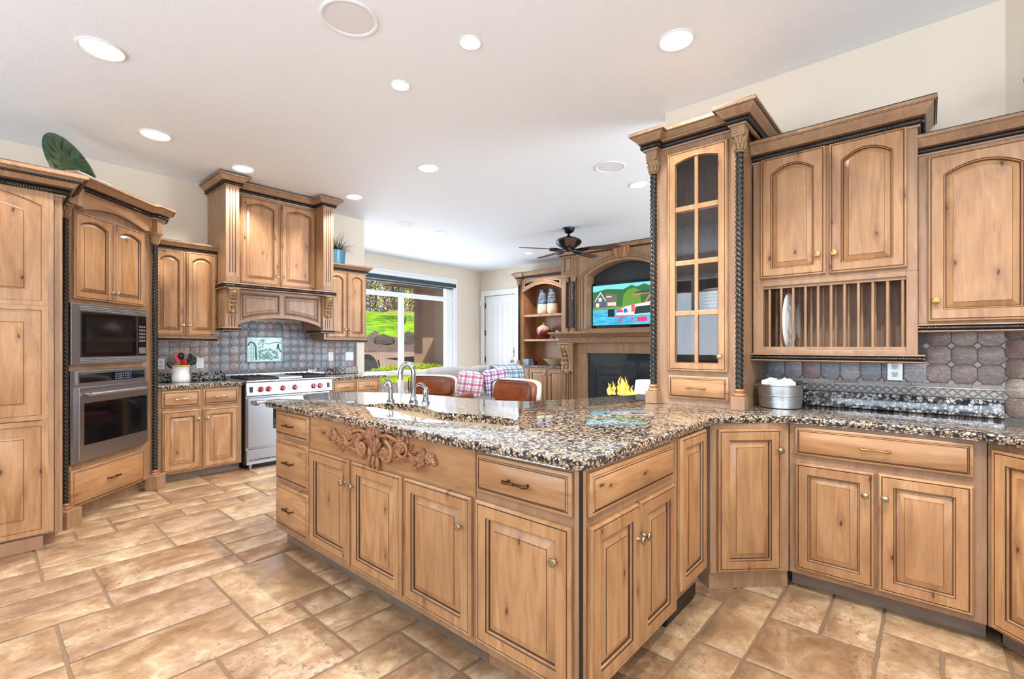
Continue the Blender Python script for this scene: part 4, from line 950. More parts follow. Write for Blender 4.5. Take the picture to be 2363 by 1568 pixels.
# crock with utensils
k = thing('utensil_crock', 'white stoneware crock with a yellow rim, holding black and red utensils', 'crock', (-5.69, 1.385, .916))
MB().lathe([(.068, 0), (.075, .004), (.079, .03), (.076, .075), (.072, .11), (.075, .145), (.078, .160), (.072, .160), (.067, .14), (.066, .02), (.02, .012)], 36).build('pot', mat('white stoneware', sr(226, 226, 222), .2), k, smooth=60)
MB().lathe([(.077, .158), (.083, .164), (.083, .172), (.076, .175), (.070, .170), (.070, .160)], 36).build('rim', mat('yellow rim', sr(206, 178, 96), .25), k, smooth=60)
M['blackplastic'] = mat('black nylon', sr(26, 28, 30), .35); M['redplastic'] = mat('red silicone', sr(190, 24, 34), .4)
def utensil(label, name, ax, ay, kind, m, L=.30):
    o = thing(name, label, 'utensil', (-5.69, 1.385, .936), 0, 'utensils in the white crock')
    d = Vector((ax, ay, 1)).normalized(); b0 = Vector((-ax*.06, -ay*.06, 0)); p1 = b0+d*(L-.08); rot = d.to_track_quat('Z', 'X').to_matrix().to_4x4()
    MB().tube([b0, b0+d*.1, p1], [.006, .007, .005], 8).build('handle', 'steel' if kind == 'spatula' else m, o)
    mt = Matrix.Translation(p1) @ rot
    mb = MB()
    if kind == 'spoon': mb.sphere((0, 0, .045), (.028, .010, .045), 12, 0, mt)
    elif kind == 'ladle': mb.sphere((.012, 0, .035), (.036, .03, .036), 12, 0, mt)
    elif kind == 'turner': mb.box(-.035, .035, -.003, .003, 0, .085, 0, mt)
    elif kind == 'spatula': mb.loops([[(-.014, -.005, 0), (.014, -.005, 0), (.014, .005, 0), (-.014, .005, 0)], [(-.027, -.007, .02), (.027, -.007, .02), (.027, .007, .02), (-.027, .007, .02)], [(-.028, -.004, .075), (.028, -.004, .09), (.028, .004, .09), (-.028, .004, .075)]], 0, True, True, True, mt)
    elif kind == 'fork':
        mb.box(-.026, .026, -.003, .003, 0, .03, 0, mt)
        for q in range(4): mb.box(-.026+q*.0145, -.018+q*.0145, -.003, .003, .03, .09, 0, mt)
    elif kind == 'whisk':
        for q in range(6): mb.tube([(0, 0, 0), (.026*cos(q*pi/3), .026*sin(q*pi/3), .04), (.02*cos(q*pi/3), .02*sin(q*pi/3), .085), (0, 0, .1)], .0025, 5, 0, mt)
    mb.build('head', m, o, smooth=50)
utensil('red silicone spatula at the left of the white crock', 'spatula', .06, -.20, 'spatula', 'redplastic', .27)
utensil('red spoon showing between black utensils in the white crock', 'spoon', .20, .16, 'spoon', 'redplastic', .22)
utensil('black ladle standing tallest in the white crock', 'ladle', -.05, .05, 'ladle', 'blackplastic', .29)
utensil('black slotted turner leaning right in the white crock', 'turner', .05, .55, 'turner', 'blackplastic', .28)
utensil('black spoon leaning farthest right out of the white crock', 'spoon', -.05, .85, 'spoon', 'blackplastic', .28)
utensil('black serving fork leaning left out of the white crock', 'serving_fork', -.12, -.55, 'fork', 'blackplastic', .26)
utensil('black spoon leaning lowest left out of the white crock', 'spoon', -.1, -.85, 'spoon', 'blackplastic', .24)
utensil('black whisk at the middle right of the white crock', 'whisk', .1, .38, 'whisk', 'blackplastic', .27)
# potted grass
p = thing('potted_grass', 'dark ornamental grass in a blue pot on top of the right wall cabinet', 'plant', (-5.74, 3.055, 2.326))
MB().lathe([(.125, 0), (.132, .004), (.142, .17), (.145, .18), (.138, .18), (.13, .15), (.02, .15)], 36).build('pot', mat('blue glazed pot', sr(62, 108, 130), .3), p, smooth=50)
mb = MB(); r = random.Random(4)
for k in range(240):
    a = r.uniform(0, 2*pi); le = r.uniform(.16, .36); sp = r.uniform(.15, 1.0); x = .10*r.random()*cos(a); y = .10*r.random()*sin(a); pts = []; n = 6
    for q in range(n):
        t = q/(n-1); rr = le*sp*t; pts.append((max(x+rr*cos(a), -.19), max(y+rr*sin(a), -.19), .14+le*(1.15-.25*sp)*t-le*.85*sp*t*t))
    q2 = MB(); w = .0035
    L = []
    for q in range(n): ww = w*(1-.85*q/(n-1)); pt = pts[q]; L.append([(pt[0]-ww*sin(a), pt[1]+ww*cos(a), pt[2]), (pt[0]+ww*sin(a), pt[1]-ww*cos(a), pt[2]), (pt[0], pt[1], pt[2]+ww*.6)])
    mb.loops(L, 0, True, True)
mb.build('grass_blades', mat('dark grass', sr(48, 52, 44), .5), p, smooth=60)
# ---------------------------------------------------------------- ceiling lamps, speakers, fan
M['lens'] = emis('lamp lens', (1, .97, .92, 1), 3.0)
M['trimring'] = mat('lamp trim', sr(228, 228, 228), .35)
def downlight(label, x, y, r, e, spot=True):
    o = thing('recessed_light', label, 'ceiling light', (x, y, CZ), 0, 'recessed ceiling lights')
    MB().lathe([(r, -.0005), (r, -.006), (r*.93, -.010), (r*.84, -.004), (r*.82, -.001)], 40, None, 0, False, False).build('trim_ring', 'trimring', o, smooth=40)
    MB().lathe([(.001, -.0015), (r*.83, -.0015)], 40, None, 0, False, False).build('lens', 'lens' if e else M['white'], o, smooth=0)
    if e:
        l = lamp_obj('lamp_glow', 'SPOT', (0, 0, -.03), e, (1, .985, .96), spot_size=R(125), spot_blend=.55, shadow_soft_size=r*.3); l.parent = o
E_ = 48
downlight('largest-looking recessed light, over the pantry at the far left', -3.694, .501, .118, E_)
downlight('recessed light above the green platter on the oven tower', -4.852, 1.001, .118, E_)
downlight('recessed light right above the left crown of the range hood', -5.12, 1.77, .105, E_)
downlight('recessed light right above the right crown of the range hood', -5.10, 2.97, .10, E_)
downlight('recessed light at top right, over the angled counter corner', -1.097, 2.677, .10, E_)
downlight('small recessed light nearest the top edge, above the island tap end', -2.002, 1.906, .064, E_*1.9)
downlight('small recessed light above the far left end of the island', -2.683, 1.905, .064, E_*1.9)
downlight('recessed light in the middle of the ceiling beyond the island', -3.728, 2.978, .105, E_)
downlight('recessed light beside the round speaker, left of the glass cabinet crown', -2.383, 4.799, .10, E_)
downlight('small-looking recessed light far back in front of the window wall', -5.696, 4.791, .095, E_)
downlight('farthest recessed light, low beside the ceiling fan blade tip', -5.691, 6.931, .09, E_)
for x, y, k in ((.45, 1.65, 2.1), (-.5, 1.5, 1.7), (-.9, -.6, .5), (-2.4, -1.2, .6)):  # front pair added above the view to brighten the right-hand cabinets
    l = lamp_obj('lamp_glow', 'SPOT', (x, y, CZ-.03), E_*k, (1, .97, .93), spot_size=R(135), spot_blend=.55, shadow_soft_size=.05)
    tag(MB().lathe([(.1, -.0005), (.1, -.006), (.08, -.001)], 30, None, 0, False, True).build('recessed_light', 'trimring', None, (x, y, CZ)), 'unseen recessed light in the ceiling, outside the view', 'ceiling light', 'recessed ceiling lights behind')
def speaker(label, x, y, r, m='trimring'):
    o = thing('ceiling_speaker', label, 'speaker', (x, y, CZ))
    MB().lathe([(r, -.0005), (r, -.006), (r*.96, -.009), (r*.88, -.006), (r*.87, -.002)], 48, None, 0, False, False).build('rim', 'white', o, smooth=40)
    MB().lathe([(.001, -.003), (r*.5, -.0035), (r*.875, -.0025)], 48, None, 0, False, False).build('grille', m, o, smooth=60)
M['grille'] = mat('speaker mesh', sr(228, 229, 232), .7)
speaker('large round white speaker in the ceiling at the top centre edge', -2.345, 1.337, .150, 'grille'); speaker('grey oval-looking round speaker in the ceiling left of the glass cabinet', -2.359, 4.139, .145, 'grille'); speaker('faint round white speaker in the ceiling above the big window', -5.67, 4.138, .138, 'grille')
tag(MB().lathe([(.055, 0), (.055, -.02), (.04, -.032), (.01, -.034)], 24).build('smoke_detector', 'white', None, (-7.5, 5.757, CZ)), 'small white smoke detector on the ceiling near the window wall', 'detector')
f = thing('ceiling_fan', 'dark bronze ceiling fan with five brown blades in front of the mantel', 'ceiling fan', (-4.05, 5.88, CZ))
M['fanmetal'] = mat('oil rubbed bronze', sr(34, 38, 38), .3, .7); M['blade'] = mat('dark walnut blade', sr(92, 52, 36), .4)
MB().lathe([(.09, 0), (.09, -.012), (.075, -.05), (.045, -.075), (.02, -.085)], 28).build('canopy', 'fanmetal', f)
MB().lathe([(.013, -.08), (.013, -.11), (.03, -.135), (.02, -.13)], 14).build('downrod', 'fanmetal', f)
MB().lathe([(.02, -.105), (.045, -.14), (.12, -.15), (.175, -.175), (.195, -.205), (.18, -.24), (.12, -.285), (.075, -.305), (.06, -.325), (.055, -.345), (.02, -.352)], 36).build('motor_housing', 'fanmetal', f, smooth=40)
bl0 = None
for k in range(5):
    a = R(k*72-53)
    bl = MB().loops([[(x, y, z+.0035*s) for x, y, z in ((.25, -.05, .008), (.30, -.062, .010), (.55, -.075, .012), (.70, -.078, .012), (.76, -.05, .008), (.775, 0, 0), (.76, .05, -.008), (.70, .078, -.012), (.55, .075, -.012), (.30, .062, -.010), (.25, .05, -.008))] for s in (-1, 1)], 0, True, True).build('blade', 'blade', f, (0, 0, -.325), (0, 0, a), smooth=0)
    MB().tube([(.05, 0, .012), (.12, 0, -.005), (.20, 0, -.008), (.30, .0, -.006)], [.012, .014, .030, .022], 8).build('blade_iron', 'fanmetal', bl, (0, 0, 0))
# ---------------------------------------------------------------- bookcase and fireplace wall
BY = 7.5
c = thing('built_in_bookcase', 'arched wood bookcase with open shelves over three small doors, left of the fireplace', 'bookcase', (-6.58, BY, 0))
Wd = 1.375
b = MB().box(0, Wd, 0, .44, .08, .852).box(.15, .27, 0, .44, .9, 2.66).box(1.30, Wd, 0, .44, .9, 2.66).box(.2, Wd, .42, .44, .9, 2.66).box(.15, Wd, 0, .44, 2.62, 2.68)
b.build('carcass', 'wood', c, smooth=0, bevel=.003)
MB().box(.27, 1.30, .40, .42, .9, 2.62).box(.27, .285, .02, .4, .9, 2.62).build('inner_lining', M['carved'], c, smooth=0)
MB().box(-.03, Wd, -.03, .44, .855, .90).build('granite_top', 'granite', c, smooth=0, bevel=.006)
for z in (1.885, 1.385): MB().box(.275, 1.30, .02, .40, z, z+.045).build('shelf', 'wood', c, smooth=0, bevel=.004)
for x0, x1, kx in ((.03, .44, .40), (.46, .90, .86), (.93, 1.36, .965)): door(c, x0, x1, .12, .83, kx, .73, fw=.07)
n = 14; P = [(.27, 2.64), (.27, 2.39)]+[(.27+1.03*k/n, 2.39+.14*sin(pi*k/n)) for k in range(1, n)]+[(1.30, 2.39), (1.30, 2.64)]
MB().prism(P, -.02, .02).build('arched_valance', 'plain', c, smooth=0)
for x0, x1 in ((.30, .75), (.80, 1.26)): 
    m_ = MB(); q = lambda x: 2.39+.14*sin(pi*(x-.27)/1.03)+.035
    xs = [x0+(x1-x0)*k/6 for k in range(7)]
    def cc(i): return [(x0+i+(x1-x0-2*i)*k/6, q(x0+i+(x1-x0-2*i)*k/6)+i) for k in range(7)]+[(x1-i, 2.61-i), (x0+i, 2.61-i)]
    m_.loops([[(p[0], y, p[1]) for p in cc(i)] for i, y in ((0, -.018), (.0, -.026), (.012, -.028), (.018, -.022), (.05, -.025))], [0, 0, 1, 0], False, True, capm=0); m_.build('valance_panel', ['plain', 'glaze'], c)
crown(c, [(.1, .4), (.1, 0), (.15, -.03), (.27, -.03), (.28, 0), (Wd, 0)], 2.66, .14, .10, False)
ropeline(c, [(.1, 0), (.27, -.02), (Wd, -.02)], 2.70, .03, .014)
column(c, .20, -.035, .90, 2.66, .06, .045, .028, .11, .05)
def add(name, label, cat, mb, m, loc, **k): return tag(mb.build(name, m, None, loc, **k), label, cat)
t = NT('banded vase glaze'); v = t.coord((1, 1, 1)); z = t.n('ShaderNodeSeparateXYZ', {0: v}).outputs[2]
band = t.noise(t.coord((9, 9, 60)), 1.0, 4)
t.P(Base_Color=t.mix(t.math('GREATER_THAN', z, .205), sr(222, 208, 184), t.ramp(band, [(.35, sr(34, 40, 50)), (.5, sr(84, 94, 110)), (.62, sr(150, 158, 168))])), Roughness=.4); M['vase'] = t.m
vp = [(.075, 0), (.098, .02), (.105, .10), (.104, .20), (.095, .30), (.078, .42), (.062, .50), (.06, .515), (.05, .515), (.05, .45)]
add('tall_vase', 'left of two tall grey-and-cream vases on the upper bookcase shelf', 'vase', MB().lathe(vp, 28), 'vase', (-5.93, 7.68, 1.931), smooth=50)
add('tall_vase', 'right of two tall grey-and-cream vases on the upper bookcase shelf', 'vase', MB().lathe(vp, 28), 'vase', (-5.67, 7.66, 1.931), smooth=50)
t = NT('red drip glaze'); v = t.coord((1, 1, 1)); z = t.n('ShaderNodeSeparateXYZ', {0: v}).outputs[2]
dr = t.noise(t.coord((26, 26, 3)), 1.0, 3); th = t.math('ADD', z, t.math('MULTIPLY', dr, .22))
t.P(Base_Color=t.ramp(th, [(.20, sr(104, 14, 34)), (.27, sr(128, 30, 46)), (.31, sr(206, 178, 146)), (.40, sr(214, 196, 168))]), Roughness=.15); M['urn'] = t.m
u = thing('lidded_urn', 'cream and red drip-glazed lidded urn on the lower bookcase shelf', 'urn', (-5.885, 7.66, 1.431))
MB().lathe([(.09, 0), (.105, .01), (.14, .09), (.152, .16), (.135, .225), (.09, .262), (.07, .268)], 32).build('jar', 'urn', u, smooth=60)
MB().lathe([(.075, .266), (.06, .282), (.022, .296), (.012, .31), (.018, .325), (.01, .338)], 20).build('lid', mat('cream glaze', sr(214, 196, 166), .2), u, smooth=60)
for k, (w, cl, h) in enumerate(((.028, sr(40, 58, 56), .16), (.032, sr(226, 214, 190), .165))):
    o = thing('book', ('dark thin book standing next to the urn', 'cream book standing right of the dark one near the urn')[k], 'book', (-5.60+k*.034, 7.64, 1.431))
    MB().box(0, w, 0, .12, 0, h).build('cover', mat('book cloth %d' % k, cl, .6), o, smooth=0, bevel=.003)
    MB().box(.003, w-.003, .003, .123, .003, h-.003).build('pages', 'white', o, smooth=0)
g = thing('silver_globe', 'shiny grey round ornament on a small stand at the right of the lower shelf', 'ornament', (-5.335, 7.66, 1.431))
MB().sphere((0, 0, .21), (.11, .06, .13), 20).build('disc', 'chrome', g, smooth=60)
MB().lathe([(.05, 0), (.045, .02), (.015, .03), (.012, .085)], 16).build('stand', 'black', g)
b = thing('small_box', 'small blue-grey box of odds and ends on the bookcase counter', 'box', (-6.165, 7.56, .901))
MB().box(-.14, .02, -.07, .07, 0, .12).build('box_body', mat('blue grey box', sr(128, 146, 164), .5), b, smooth=0, bevel=.006)
MB().box(.02, .15, -.06, .06, 0, .08).build('dark_box', 'iron', b, smooth=0, bevel=.005)
for x in (.02, .05): add('candle', 'small red and white candle behind the blue-grey box, the %s of a pair' % ('left' if x < .03 else 'right'), 'candle', MB().lathe([(.012, 0), (.012, .15), (.004, .155)], 12), 'redplastic', (-6.14+x*2, 7.68, .901))
add('shallow_bowl', 'wide cream mottled bowl on the bookcase counter', 'bowl', MB().lathe([(.12, 0), (.13, .01), (.24, .10), (.27, .135), (.262, .135), (.22, .10), (.10, .02)], 36), mat('cream bowl', sr(188, 180, 146), .3), (-5.58, 7.68, .901), smooth=60)
ap_ = thing('apple', 'red apple-like ornament beside the cream bowl', 'ornament', (-5.30, 7.52, .901))
MB().lathe([(.02, 0), (.05, .015), (.062, .055), (.05, .095), (.015, .10), (.004, .09)], 20).build('fruit', 'redplastic', ap_, smooth=60)
MB().tube([(0, 0, .09), (.004, 0, .12)], .004, 6).build('stem', 'bronze', ap_)
# fireplace surround
PX = -5.19; PYF = 7.30
c = thing('fireplace_surround', 'tall carved wood fireplace surround with arched television niche and mantel', 'fireplace', (PX, PYF, 0))
Wd = 2.48
b = MB().box(0, .10, 0, .62, 0, 3.0).box(.10, .33, .03, .62, 1.5, 3.0).box(.33, .52, .045, .3, 1.36, 1.60).box(Wd-.33, Wd, .0, .62, 0, 3.0).box(.33, Wd-.33, .03, .2, 1.16, 1.36).box(.33, .52, .04, .62, 0, 1.36).box(Wd-.52, Wd-.33, .04, .62, 0, 1.36)
b.box(.1, .33, 0.05, .62, 0, 1.5).box(.0, .33, -.01, .1, 2.56, 3.0)
b.build('carcass', 'plain', c, smooth=0, bevel=.003)
nx0, nx1 = .55, Wd-.55; n = 20
arch = [(nx0+(nx1-nx0)*k/n, 2.56+.20*(1-(2*k/n-1)**2)) for k in range(n+1)]
P = [(.33, 3.0), (.33, 1.5), (nx0, 1.5), (nx0, 1.6)]+[]
mb = MB().prism([(.33, 1.5), (nx0, 1.5), (nx0, 2.56), (.33, 2.56)], .02, .30).prism([(nx1, 1.5), (Wd-.33, 1.5), (Wd-.33, 2.56), (nx1, 2.56)], .02, .30).prism([(nx0, 1.5), (nx1, 1.5), (nx1, 1.6), (nx0, 1.6)], .02, .30)
mb.prism([(.33, 3.0), (.33, 2.56), (nx0, 2.56)]+arch[1:-1]+[(nx1, 2.56), (Wd-.33, 2.56), (Wd-.33, 3.0)], .02, .30)
mb.build('arched_face', 'plain', c, smooth=0)
mb = MB()
for d, y, w in ((.03, -.02, .022), (.10, -.012, .014), (.16, -.006, .01)):
    mb.tube([(nx0-d, .015, 1.6), (nx0-d, .015, 2.56)]+[(nx0-d+(nx1-nx0+2*d)*k/n, .015, 2.56+(.20+d*.8)*(1-(2*k/n-1)**2)) for k in range(1, n)]+[(nx1+d, .015, 2.56), (nx1+d, .015, 1.6)], w, 8)
mb.build('arch_molding', 'plain', c, smooth=60)
mb = MB().prism([(1.14, 2.80), (1.34, 2.80), (1.40, 2.98), (1.08, 2.98)], -.03, .03)
for s in (-1, 1): mb.tube([(1.24+s*.06, -.03, 2.8), (1.24+s*.09, -.04, 2.97)], .02, 8)
mb.build('keystone', 'carved', c, smooth=40)
mb = MB(); panel(mb, .05, 2.62, .22, .34, .03, 0, .02, -.01); mb.build('pilaster_panel', ['plain', 'glaze'], c)
for x in (.135, .275): column(c, x, -.02, 1.55, 2.57, .03, .05, .033, .10, .06)
crown(c, [(-.02, .15), (-.02, -.01), (.34, -.01), (.36, .02), (Wd-.36, .02), (Wd-.34, -.01), (Wd+.02, -.01), (Wd+.02, .15)], 2.94, .10, .07, False)
pr = [(0, 0), (.05, 0), (.06, .02), (.06, .09), (.10, .10), (.14, .13), (.20, .16), (.21, .175), (.21, .20), (-.02, .20), (-.02, 0)]
MB().sweep([(.04, .15), (.04, 0), (Wd-.04, 0), (Wd-.04, .15)], pr, z0=1.345).build('mantel_shelf', 'plain', c, smooth=20)
mb = MB()
for k in range(69): mb.sphere((-.01+k*.036, -.062, 1.40), (.013, .012, .024), 6)
mb.build('egg_molding', 'antique', c, smooth=60)
for x in (.16, Wd-.16):
    mb = MB(); corbel(mb, .20, .52, .17, 4); mb.build('carved_corbel', 'antique', c, (x, .0, .80), smooth=60)
    for k in range(4): MB().box(-.09+k*.052, -.066+k*.052, -.014, .01, .12, .78).build('flute', 'plain', c, (x, 0, 0), smooth=0, bevel=.004)
fb = thing('fireplace_insert', 'black glass-fronted gas fireplace under the mantel', 'fireplace insert', (PX, PYF, 0))
MB().box(.525, Wd-.525, .22, .60, .1, 1.16).build('firebox', 'black', fb, smooth=0)
MB().box(.526, Wd-.526, .10, .12, .1, 1.155).build('glass_front', mat('dark reflective glass', sr(40, 48, 54), .06), fb, smooth=0)
mb = MB()
for a, b_, z0, z1 in ((.66, .69, .1, .91), (Wd-.69, Wd-.66, .1, .91), (.66, Wd-.66, .885, .915)): mb.box(a, b_, .085, .10, z0, z1)
mb.build('inner_frame', 'iron', fb, smooth=0)
fl = MB(); r = random.Random(12)
for k in range(26):
    x = r.uniform(.95, 1.50); h = r.uniform(.12, .34)*(1-.5*abs(x-1.2)/.35); z0 = .42+.05*r.random(); s = r.choice((-1, 1))
    fl.tube([(x, .075, z0), (x+.018*s, .072, z0+h*.35), (x-.012*s, .074, z0+h*.7), (x+.02*s, .075, z0+h)], [.022, .026, .013, .001], 6)
t = NT('flame'); v = t.coord((1, 1, 1)); nz = t.noise(v, 14, 3)
t.P(Base_Color=(0, 0, 0, 1), Emission_Color=t.ramp(nz, [(.3, sr(255, 120, 24)), (.5, sr(255, 190, 70)), (.7, sr(255, 232, 150))]), Emission_Strength=1.3); M['flame'] = t.m
fo = tag(fl.build('fire', 'flame', None, (PX, PYF, 0), smooth=60), 'yellow and orange flames burning in the fireplace', 'fire')
MB().lathe([(.04, 0), (.04, .5)], 10, T(1.0, .06, .40) @ RY(90)).build('logs', mat('charred log', sr(52, 34, 26), .8), fb)
tv = thing('television', 'television showing a lake house and a boat, set in the arched niche over the mantel', 'television', (PX, PYF, 0))
MB().box(nx0+.005, nx1-.005, .17, .24, 1.605, 2.42).build('bezel', 'blackgloss', tv, smooth=0, bevel=.006)
tag(MB().prism([(nx0+.004, 1.602), (nx1-.004, 1.602)]+[(x-.0, z-.008) for x, z in arch[::-1]], .25, .29).build('niche_panel', mat('charcoal cloth', sr(44, 52, 56), .6), None, (PX, PYF, 0), smooth=0), 'charcoal panel filling the arched niche above the television', 'panel')
sx0, sx1, sz0, sz1 = nx0+.03, nx1-.03, 1.66, 2.375
def scr(poly, col, name, k, s=.9):
    m = emis('screen '+name, col, s)
    fx = lambda p: (sx0+(sx1-sx0)*p[0], sz0+(sz1-sz0)*p[1])
    return MB().prism([fx(p) for p in poly], .169-.0006*k, .170-.0006*k).build(name, m, tv, smooth=0)
scr([(0, 0), (1, 0), (1, 1), (0, 1)], sr(120, 206, 226), 'sky_picture', 1)
scr([(0, .40), (1, .40), (1, .93), (.92, .98), (.84, .90), (.76, .96), (.66, .90), (.58, .95), (.46, .86), (.34, .88), (.2, .90), (.1, .86), (0, .84)], sr(62, 108, 64), 'tree_picture', 2)
scr([(.44, .42), (.72, .42), (.70, .80), (.62, .88), (.54, .85), (.47, .74)], sr(102, 142, 66), 'light_tree_picture', 3)
scr([(0, .38), (1, .38), (1, .46), (0, .44)], sr(116, 146, 84), 'grass_picture', 4)
t = NT('screen water'); v = t.coord((3, 1, 26)); t.P(Base_Color=(0, 0, 0, 1), Roughness=1, Emission_Color=t.ramp(t.noise(v, 2.2, 3), [(.35, sr(38, 140, 184)), (.65, sr(92, 192, 220))]), Emission_Strength=.9)
o = scr([(0, 0), (1, 0), (1, .40), (0, .38)], sr(60, 160, 200), 'water_picture', 5); o.data.materials[0] = t.m
scr([(0, .44), (.20, .44), (.20, .62), (.12, .84), (.03, .62), (0, .66)], sr(84, 98, 112), 'house_gable_picture', 5)
scr([(.2, .44), (.37, .44), (.37, .74), (.2, .80)], sr(112, 104, 104), 'house_wing_picture', 5)
scr([(.03, .62), (.12, .84), (.205, .62), (.20, .60), (.12, .80), (.035, .60)], sr(236, 240, 240), 'gable_trim_picture', 6)
for x, z, w, h in ((.09, .60, .05, .09), (.05, .46, .05, .1), (.23, .48, .08, .08), (.21, .69, .08, .03), (.315, .47, .04, .09)): scr([(x, z), (x+w, z), (x+w, z+h), (x, z+h)], sr(242, 206, 170), 'house_window_picture', 7)
scr([(.35, .24), (.60, .22), (1, .26), (1, .56), (.70, .50), (.50, .44), (.40, .36)], sr(226, 230, 234), 'boat_hull_picture', 6)
scr([(.62, .24), (1, .28), (1, .46), (.64, .42)], sr(56, 66, 62), 'boat_side_picture', 7)
scr([(.62, .48), (.76, .51), (.84, .72), (.60, .70), (.60, .72), (.72, .74), (1, .75), (1, .70), (.86, .70), (.78, .5)], sr(240, 112, 92), 'boat_tower_picture', 7)
scr([(.62, .74), (1, .73), (1, .79), (.66, .78)], sr(40, 82, 92), 'boat_canopy_picture', 8)
scr([(.235, .20), (.335, .20), (.335, .39), (.235, .39)], sr(38, 52, 58), 'outboard_picture', 8)
for x, z, w, h, cl in ((.37, .30, .09, .07, (226, 70, 130)), (.47, .29, .05, .1, (46, 110, 190)), (.58, .30, .05, .18, (236, 96, 110)), (.52, .30, .03, .05, (226, 170, 50)), (.34, .20, .28, .025, (232, 96, 86)), (.66, .06, .14, .12, (214, 70, 110)), (.40, .06, .05, .1, (180, 90, 150)), (.57, .08, .04, .08, (200, 90, 130))): scr([(x, z), (x+w, z), (x+w, z+h), (x, z+h)], sr(*cl), 'boat_detail_picture', 9)
# table lamp standing before the fireplace
l = thing('table_lamp', 'white drum-shaded lamp standing before the fireplace, behind the counter end', 'lamp', (-2.55, 5.1, .0))
lx, ly = -2.20, 4.66
l.location = (lx, ly, .0)
MB().lathe([(.15, .79), (.135, .925), (.125, .925), (.14, .79)], 32, None, 0, False, False).lathe([(.01, .92), (.13, .92)], 32, None, 0, False, False).build('shade', mat('white lampshade', sr(246, 246, 246), .8), l, smooth=50)
MB().lathe([(.09, .56), (.09, .575), (.03, .6), (.04, .70), (.02, .76), (.008, .79), (.008, .91)], 24).build('base', 'bronze', l)
tb = thing('side_table', 'small round side table carrying the white lamp, hidden behind the counter', 'table', (lx, ly, 0))
MB().lathe([(.24, .53), (.25, .545), (.24, .558)], 32).build('table_top', 'wood', tb); MB().lathe([(.16, 0), (.15, .02), (.03, .05), (.03, .53)], 24).build('pedestal', 'wood', tb)
# ---------------------------------------------------------------- armchairs, sofa, pillows, throw
t = NT('brown leather'); v = t.coord((1, 1, 1)); n_ = t.noise(v, 5, 4); t.P(Base_Color=t.ramp(n_, [(.3, sr(88, 40, 18)), (.6, sr(128, 64, 32)), (.8, sr(148, 82, 46))]), Roughness=.35, Normal=t.bump(t.noise(v, 60, 3), .15, .004)); M['leather'] = t.m
M['cream'] = mat('cream upholstery', sr(206, 198, 184), .85); M['greyfab'] = mat('grey upholstery', sr(168, 166, 164), .9)
def cushion(mb, w, h, d, m=0, mtx=None, puff=.3, n=9):
    L = []
    for k in range(n):
        t_ = -1+2*k/(n-1); s = (1-abs(t_)**2.6)**.38 if abs(t_) < 1 else 0; s = max(s, .0)
        ring = []
        for j in range(28):
            a = 2*pi*j/28; ca, sa = cos(a), sin(a); e = 5.0
            x = (abs(ca)**(2/e))*(1 if ca >= 0 else -1); z = (abs(sa)**(2/e))*(1 if sa >= 0 else -1)
            f_ = 1-puff*.12*(1-s); ring.append((w/2*x*f_*(.86+.14*s), t_*d/2, h/2*z*f_*(.86+.14*s)))
        L.append(ring)
    return mb.loops(L, m, True, True, True, mtx)
def armchair(label, x, y, rz):
    c = thing('armchair', label, 'armchair', (x, y, 0), rz, 'leather club chairs facing away')
    bk = MB(); cushion(bk, .64, .26, .15, 0, T(0, 0, .755) @ RX(-8)); b_ = bk.build('backrest', 'leather', c, smooth=60)
    w = MB().tube([(-.31, -.07, .65), (-.32, -.075, .75), (-.31, -.08, .85), (-.22, -.082, .88), (0, -.084, .885), (.22, -.082, .88), (.31, -.08, .85), (.32, -.075, .75), (.31, -.07, .65)], .006, 8); w.build('welt', M['blackplastic'] if False else 'rope', b_, smooth=60)
    f2 = MB(); cushion(f2, .65, .27, .12, 0, T(0, .07, .765) @ RX(-8)); f2.build('backrest_front', 'cream', c, smooth=60)
    MB().box(-.33, .33, -.05, .62, .26, .44).build('seat_frame', 'leather', c, smooth=0, bevel=.03)
    lo = MB(); cushion(lo, .74, .15, .12, 0, T(0, -.03, .57)); lo.build('lower_back', 'leather', c, smooth=60)
    sc_ = MB(); cushion(sc_, .56, .54, .14, 0, T(0, .33, .47) @ RX(90)); sc_.build('seat_cushion', 'leather', c, smooth=60)
    for s in (-1, 1):
        a_ = MB(); cushion(a_, .56, .26, .12, 0, T(s*.33, .30, .50) @ RZ(90)); a_.build('armrest', 'leather', c, smooth=60)
        for yy in (-.0, .56): MB().lathe([(.018, 0), (.026, .26)], 10, T(s*.28, yy, 0)).build('leg', 'bronze', c)
    return c
armchair('brown leather armchair seen from behind, left one behind the island faucet', -5.00, 4.06, 24)
armchair('brown leather armchair seen from behind, right one in front of the bookcase doors', -3.66, 4.20, -2)
s = thing('sofa', 'grey fabric sofa along the window side, between the two leather armchairs', 'sofa', (-5.82, 5.74, 0), 90)
